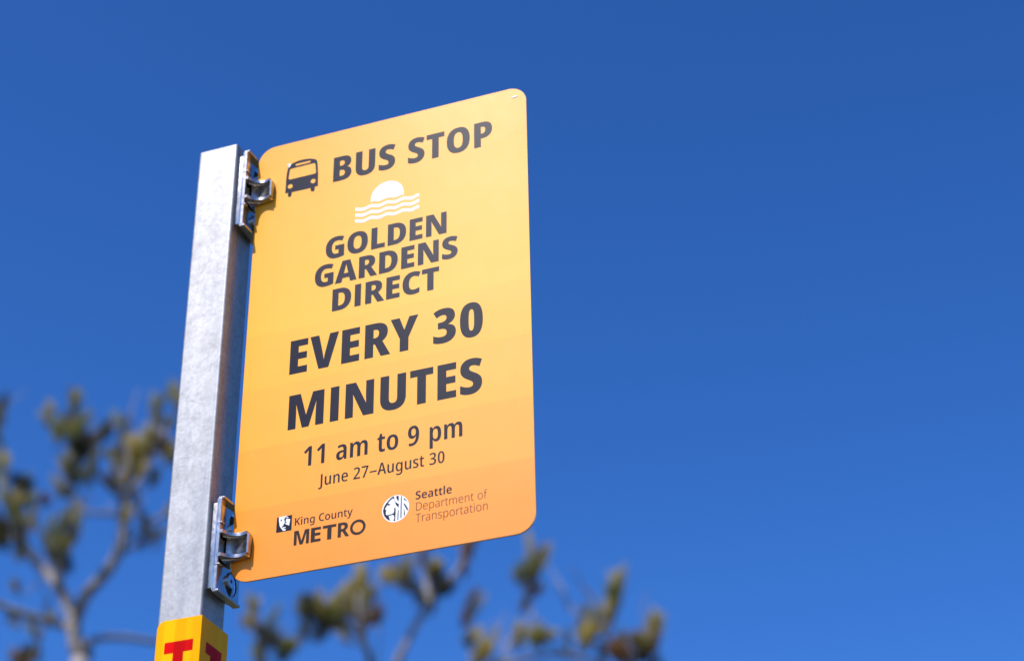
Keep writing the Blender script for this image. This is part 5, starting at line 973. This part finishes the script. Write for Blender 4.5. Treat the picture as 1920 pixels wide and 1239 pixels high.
def make_bracket():
    root = empty('sign_bracket', (0, 0, 0))
    F, B_ = -0.0185, 0.0255                     # front and back (y)
    # saddle lying on the post
    bm = bmesh.new()
    holes = [ellipse(s * 0.0300, 0.0115, 0.0120, 0.0092, 28) for s in (-1, 1)]
    prism(bm, [round_rect(-0.0445, 0.0445, F + 0.0022, B_ - 0.001, 0.001, 3)] + holes, 0.0003, 0.0066, lambda u, v, w: Vector((w, v, u)))
    bmesh.ops.bevel(bm, geom=[e for e in bm.edges if abs(e.verts[0].co.z) > 0.0435 and abs(e.verts[1].co.z) > 0.0435 and abs(e.verts[0].co.x - e.verts[1].co.x) < 1e-5 and abs(e.verts[0].co.y - e.verts[1].co.y) > 0.02], offset=0.0025, segments=3, affect='EDGES')
    link('saddle', bm, M_SATIN, root, bevel=0.0008)
    # floor plate with two big oval holes
    bm = bmesh.new()
    holes = [ellipse(s * 0.0300, 0.0115, 0.0128, 0.0100, 28) for s in (-1, 1)]
    prism(bm, [round_rect(-0.0478, 0.0478, F, B_, 0.001, 2)] + holes, 0.0078, 0.0096, lambda u, v, w: Vector((w + 0.075 * v, v, u)))
    link('channel_plate', bm, M_CAST, root, bevel=0.0005)
    # front rim, end walls and the little cross ribs
    bm = bmesh.new()
    box(bm, 0.0068, 0.0112, F, F + 0.0026, -0.0476, 0.0476)
    link('front_rim', bm, M_SATIN, root, bevel=0.0008)
    for s in (-1, 1):
        bm = bmesh.new()
        prism(bm, [[(0.0070, F + 0.0002), (0.0136, F + 0.0002), (0.0144, -0.0006), (0.0144, B_ - 0.0004), (0.0070, B_ - 0.0004)]],
              s * 0.0479 - 0.0013, s * 0.0479 + 0.0013, lambda u, v, w: Vector((u, v, w)))
        link('end_wall', bm, M_SATIN, root, bevel=0.0009)
    for s in (-1, 1):
        bm = bmesh.new()
        box(bm, 0.0080, 0.0134, F - 0.0004, F + 0.0048, s * 0.0215 - 0.0010, s * 0.0215 + 0.0010)
        link('cross_rib', bm, M_SATIN, root, bevel=0.0008)
    # arm: two curved ribs with a scooped web between them
    curve = bezier((0.0140, F - 0.0002), (0.0170, -0.0085), (0.0250, -0.0045), (0.0345, -0.0090), 10)
    hz_tip = 0.0122

    def flare(x, y):
        return hz_tip + 0.0040 * max(0.0, (0.028 - x) / 0.020) ** 2

    for s in (-1, 1):
        bm = bmesh.new()
        prof = [(0.0104, F - 0.0002)] + curve + [(0.0352, -0.0006), (0.0155, -0.0006), (0.0104, 0.004)]
        up, dn = [], []
        for x, y in prof:
            c = s * (hz_tip - 0.0011 + (0.0018 * max(0.0, (0.026 - x) / 0.018) ** 2))
            up.append(bm.verts.new((x, y, c + 0.0017)))
            dn.append(bm.verts.new((x, y, c - 0.0017)))
        for t in tessellate_polygon([[Vector((x, y, 0)) for x, y in prof]]):
            bm.faces.new([up[i] for i in t])
            bm.faces.new([dn[i] for i in reversed(t)])
        for i in range(len(prof)):
            j = (i + 1) % len(prof)
            bm.faces.new((up[i], up[j], dn[j], dn[i]))
        link('arm_rib', bm, M_SATIN, root, bevel=0.0010)
    inner = bezier((0.0105, -0.0030), (0.0140, 0.0002), (0.0262, 0.0002), (0.0352, -0.0086), 12)
    bm = bmesh.new()
    prof = inner + [(0.0366, -0.0080), (0.0366, -0.0005), (0.0156, -0.0005), (0.0105, 0.006)]
    loft(bm, prof, lambda x, y: hz_tip - 0.0022)
    link('arm_web', bm, M_SATIN, root, bevel=0.0006)
    # flared gussets above and below the arm, seen from underneath
    for s in (-1, 1):
        bm = bmesh.new()
        prof = [(0.0104, -0.0120), (0.0160, -0.0075), (0.0240, -0.0042), (0.0350, -0.0052), (0.0362, -0.0006), (0.0156, -0.0006), (0.0104, 0.010)]
        lo = [bm.verts.new((x, y, s * (hz_tip - 0.0030))) for x, y in prof]
        hi = [bm.verts.new((x, y, s * (hz_tip + 0.0002 + 0.0050 * max(0.0, (0.034 - x) / 0.026) ** 1.6 * (0.6 + 0.4 * (y > -0.001))))) for x, y in prof]
        for t in tessellate_polygon([[Vector((x, y, 0)) for x, y in prof]]):
            bm.faces.new([lo[i] for i in t])
            bm.faces.new([hi[i] for i in reversed(t)])
        for i in range(len(prof)):
            j = (i + 1) % len(prof)
            bm.faces.new((lo[i], lo[j], hi[j], hi[i]))
        link('gusset', bm, M_CAST, root, bevel=0.0012)
    # rear jaw behind the sign and its rivet
    bm = bmesh.new()
    prism(bm, [round_rect(0.0104, 0.0360, 0.0027, 0.0090, 0.0016, 4)], -0.0115, 0.0115, lambda u, v, w: Vector((u, v, w)))
    link('rear_jaw', bm, M_CAST, root, bevel=0.0010)
    bm = bmesh.new()
    prism(bm, [ellipse(0.0125, 0.0, 0.0035, 0.0035, 20)], 0.0085, 0.0135, lambda u, v, w: Vector((u, w, v)))
    link('rivet', bm, M_BOLT, root, bevel=0.0008)
    # pan-head bolts in the holes
    for s in (-1, 1):
        c = (s * 0.0300 + (0.001 if s < 0 else -0.006), 0.0075)
        bm = bmesh.new()
        prism(bm, [ellipse(c[0], c[1], 0.0064, 0.0064, 28)], 0.0012, 0.0128, lambda u, v, w: Vector((w, v, u)))
        b = link('bolt', bm, M_BOLT, root, bevel=0.0016)
        bm = bmesh.new()
        prism(bm, [ellipse(c[0], c[1], 0.0020, 0.0020, 6)], 0.01285, 0.0130, lambda u, v, w: Vector((w, v, u)))
        so = link('hex_socket_shade', bm, plain('socket_shade_paint', (0.03, 0.03, 0.035), 0.6), b)  # flat dark hexagon: the shade inside the socket, painted on the bolt head
    return root


br = make_bracket()
tag(br, 'upper shiny cast bracket at the top of the post clamping the sign', 'bracket', 'brackets clamping the sign to the post')
br.location = (-0.0151, 0.0, BASE + 0.4480)
b2 = copy_tree(br)
b2['label'] = 'lower shiny cast bracket just above the yellow marker clamping the sign'
b2.location = (-0.0151, 0.0, BASE + 0.0358)


# ------------------------------------------------------------------ pine trees behind
def tube(bm, pts, r0, r1, seg=9, sub=5, wob=0.08):
    """Smooth tapered limb through pts."""
    P = [Vector(p) for p in pts]
    ext = [P[0] * 2 - P[1]] + P + [P[-1] * 2 - P[-2]]
    path = []
    for i in range(1, len(ext) - 2):
        for k in range(sub):
            t = k / sub
            a, b, c, d = ext[i - 1], ext[i], ext[i + 1], ext[i + 2]
            path.append(0.5 * ((2 * b) + (c - a) * t + (2 * a - 5 * b + 4 * c - d) * t * t + (3 * b - a - 3 * c + d) * t ** 3))
    path.append(P[-1])
    n = len(path)
    ring0 = None
    for i, p in enumerate(path):
        d = (path[min(i + 1, n - 1)] - path[max(i - 1, 0)]).normalized()
        s = d.orthogonal().normalized() if ring0 is None else (side - d * side.dot(d)).normalized()
        side = s
        q = d.cross(s)
        r = (r0 + (r1 - r0) * i / (n - 1)) * (1 + random.uniform(-wob, wob))
        ring = [bm.verts.new(p + (s * math.cos(2 * math.pi * k / seg) + q * math.sin(2 * math.pi * k / seg)) * r) for k in range(seg)]
        if ring0:
            for k in range(seg):
                bm.faces.new((ring0[k], ring0[(k + 1) % seg], ring[(k + 1) % seg], ring[k]))
        else:
            bm.faces.new(ring)
        ring0 = ring
    bm.faces.new(ring0)
    return path


def clump_mesh(n, seed):
    """Bottle-brush of pine needles, 1 m long and about 1 m wide at its widest (scaled per shoot)."""
    rnd = random.Random(seed)
    bm = bmesh.new()
    for i in range(n):
        t = rnd.random()
        a = rnd.random() * 2 * math.pi
        spread = 0.5 * (0.55 + 0.45 * math.sin(math.pi * min(1, t * 1.15))) * rnd.uniform(0.45, 1.35)
        base = Vector((rnd.gauss(0, 0.05), rnd.gauss(0, 0.05), t * 0.86 - 0.43))
        tip = base + Vector((math.cos(a) * spread, math.sin(a) * spread, rnd.uniform(0.10, 0.42)))
        d = tip - base
        w = d.cross(Vector((rnd.gauss(0, 1), rnd.gauss(0, 1), rnd.gauss(0, 1)))).normalized() * 0.0145
        mid = base + d * 0.55 + Vector((0, 0, 0.02))
        v = [bm.verts.new(q) for q in (base - w, base + w, mid + w, tip, mid - w)]
        bm.faces.new(v)
    me = bpy.data.meshes.new('needle_clump')
    bm.to_mesh(me)
    bm.free()
    return me


CLUMPS = {}
for key, mat in M_NEEDLE.items():
    CLUMPS[key] = []
    for k in range(3):
        me = clump_mesh(190, k * 7 + ord(key))
        me.materials.append(mat)
        CLUMPS[key].append(me)


def pine(data, label, trunk_r, off):
    root = empty('pine_tree', data['base'])
    tag(root, label, 'tree', 'pine trees behind the sign')
    limbs = data['limbs']
    bm = bmesh.new()
    top = Vector(limbs[0][0][0])
    trunk = [Vector((off[0], off[1], -0.1)), Vector((off[0] * 0.9, off[1] * 0.9, 1.2)), Vector((off[0] * 0.5, off[1] * 0.6, 3.4)),
             Vector((top.x - off[0] * 0.15, top.y + 0.1, 5.4)), top + Vector((0, 0, 0.03))]
    tube(bm, trunk, trunk_r, limbs[0][1] * 1.02, 12, 8, 0.05)
    link('trunk', bm, M_BARK, root, smooth=True)
    for k, (pts, r0, r1) in enumerate(limbs):
        bm = bmesh.new()
        P = [Vector(p) for p in pts]
        if k and (P[0] - top).length > 0.2 and P[0].z < top.z + 0.12:      # limb that leaves the frame: run it down to the trunk
            P = [Vector((top.x * 0.6, top.y, 5.3 - 0.2 * (k % 4))), (Vector((top.x, top.y, 5.6)) + P[0] * 1.0) * 0.5 + Vector((0, 0, 0.25))] + P
            P = [P[0], P[1]] + P[2:]
        tube(bm, P, r0, r1, 8, 5)
        link('branch', bm, M_BARK, root, smooth=True)
    rnd = random.Random(11)

    def put(pa, pb, rad, key):
        me = rnd.choice(CLUMPS[key])
        o = bpy.data.objects.new('needle_clump', me)
        COL.objects.link(o)
        o.parent = root
        d = Vector(pb) - Vector(pa)
        L = d.length
        q = d.to_track_quat('Z', 'Y')
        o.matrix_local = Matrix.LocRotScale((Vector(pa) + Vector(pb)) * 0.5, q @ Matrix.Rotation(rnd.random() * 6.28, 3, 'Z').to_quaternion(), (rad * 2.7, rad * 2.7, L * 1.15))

    tb = bmesh.new()
    for pa, pb, rad, key, tw in data['clumps']:
        va, vb = Vector(pa), Vector(pb)
        L = (vb - va).length
        for j in range(3):                              # three shoots of different size make one tuft
            c = va.lerp(vb, 0.5) + Vector((rnd.gauss(0, rad * 0.42), rnd.gauss(0, rad * 0.5), rnd.gauss(0, L * 0.16)))
            d = ((vb - va).normalized() + Vector((rnd.gauss(0, 0.32), rnd.gauss(0, 0.32), 0.12))).normalized() * L * rnd.uniform(0.30, 0.50)
            put(c - d, c + d, rad * rnd.uniform(0.45, 0.80), key if rnd.random() < 0.72 else rnd.choice('gopb'))
        a, b = Vector(tw), Vector(pa)
        if (a - b).length > 0.01:
            tube(tb, [a, (a + b) * 0.5 + Vector((rnd.uniform(-.02, .02), rnd.uniform(-.02, .02), -0.02)), b, Vector(pb) * 0.6 + b * 0.4], 0.008, 0.004, 5, 3)
    # lower crown, out of the picture
    for i in range(24):
        z = rnd.uniform(3.4, 6.1)
        a = rnd.random() * 6.28
        r = rnd.uniform(0.5, 2.0) * (1.0 if z < 5 else 0.7)
        c = Vector((top.x * 0.6 + math.cos(a) * r, top.y + math.sin(a) * r, z + 0.15 * r))
        tube(tb, [Vector((top.x * 0.6, top.y, z - 0.35)), c * 0.5 + Vector((top.x * 0.6, top.y, z - 0.2)) * 0.5, c], 0.022, 0.008, 5, 3)
        for j in range(2):
            p = c + Vector((rnd.uniform(-.16, .16), rnd.uniform(-.16, .16), rnd.uniform(-.1, .12)))
            d = Vector((math.cos(a) * .4, math.sin(a) * .4, 1)).normalized() * rnd.uniform(.09, .14)
            put(p - d, p + d, rnd.uniform(.06, .1), rnd.choice('goodg'))
    link('twigs', tb, M_BARK, root, smooth=True)['kind'] = 'stuff'
    return root


pine(PINE_TALL, 'tall pine with forked grey branches left of the sign post', 0.17, (0.25, 0.1))
pine(PINE_BUSHY, 'pine with olive upright shoots below the sign and to its right', 0.16, (0.6, 0.2))
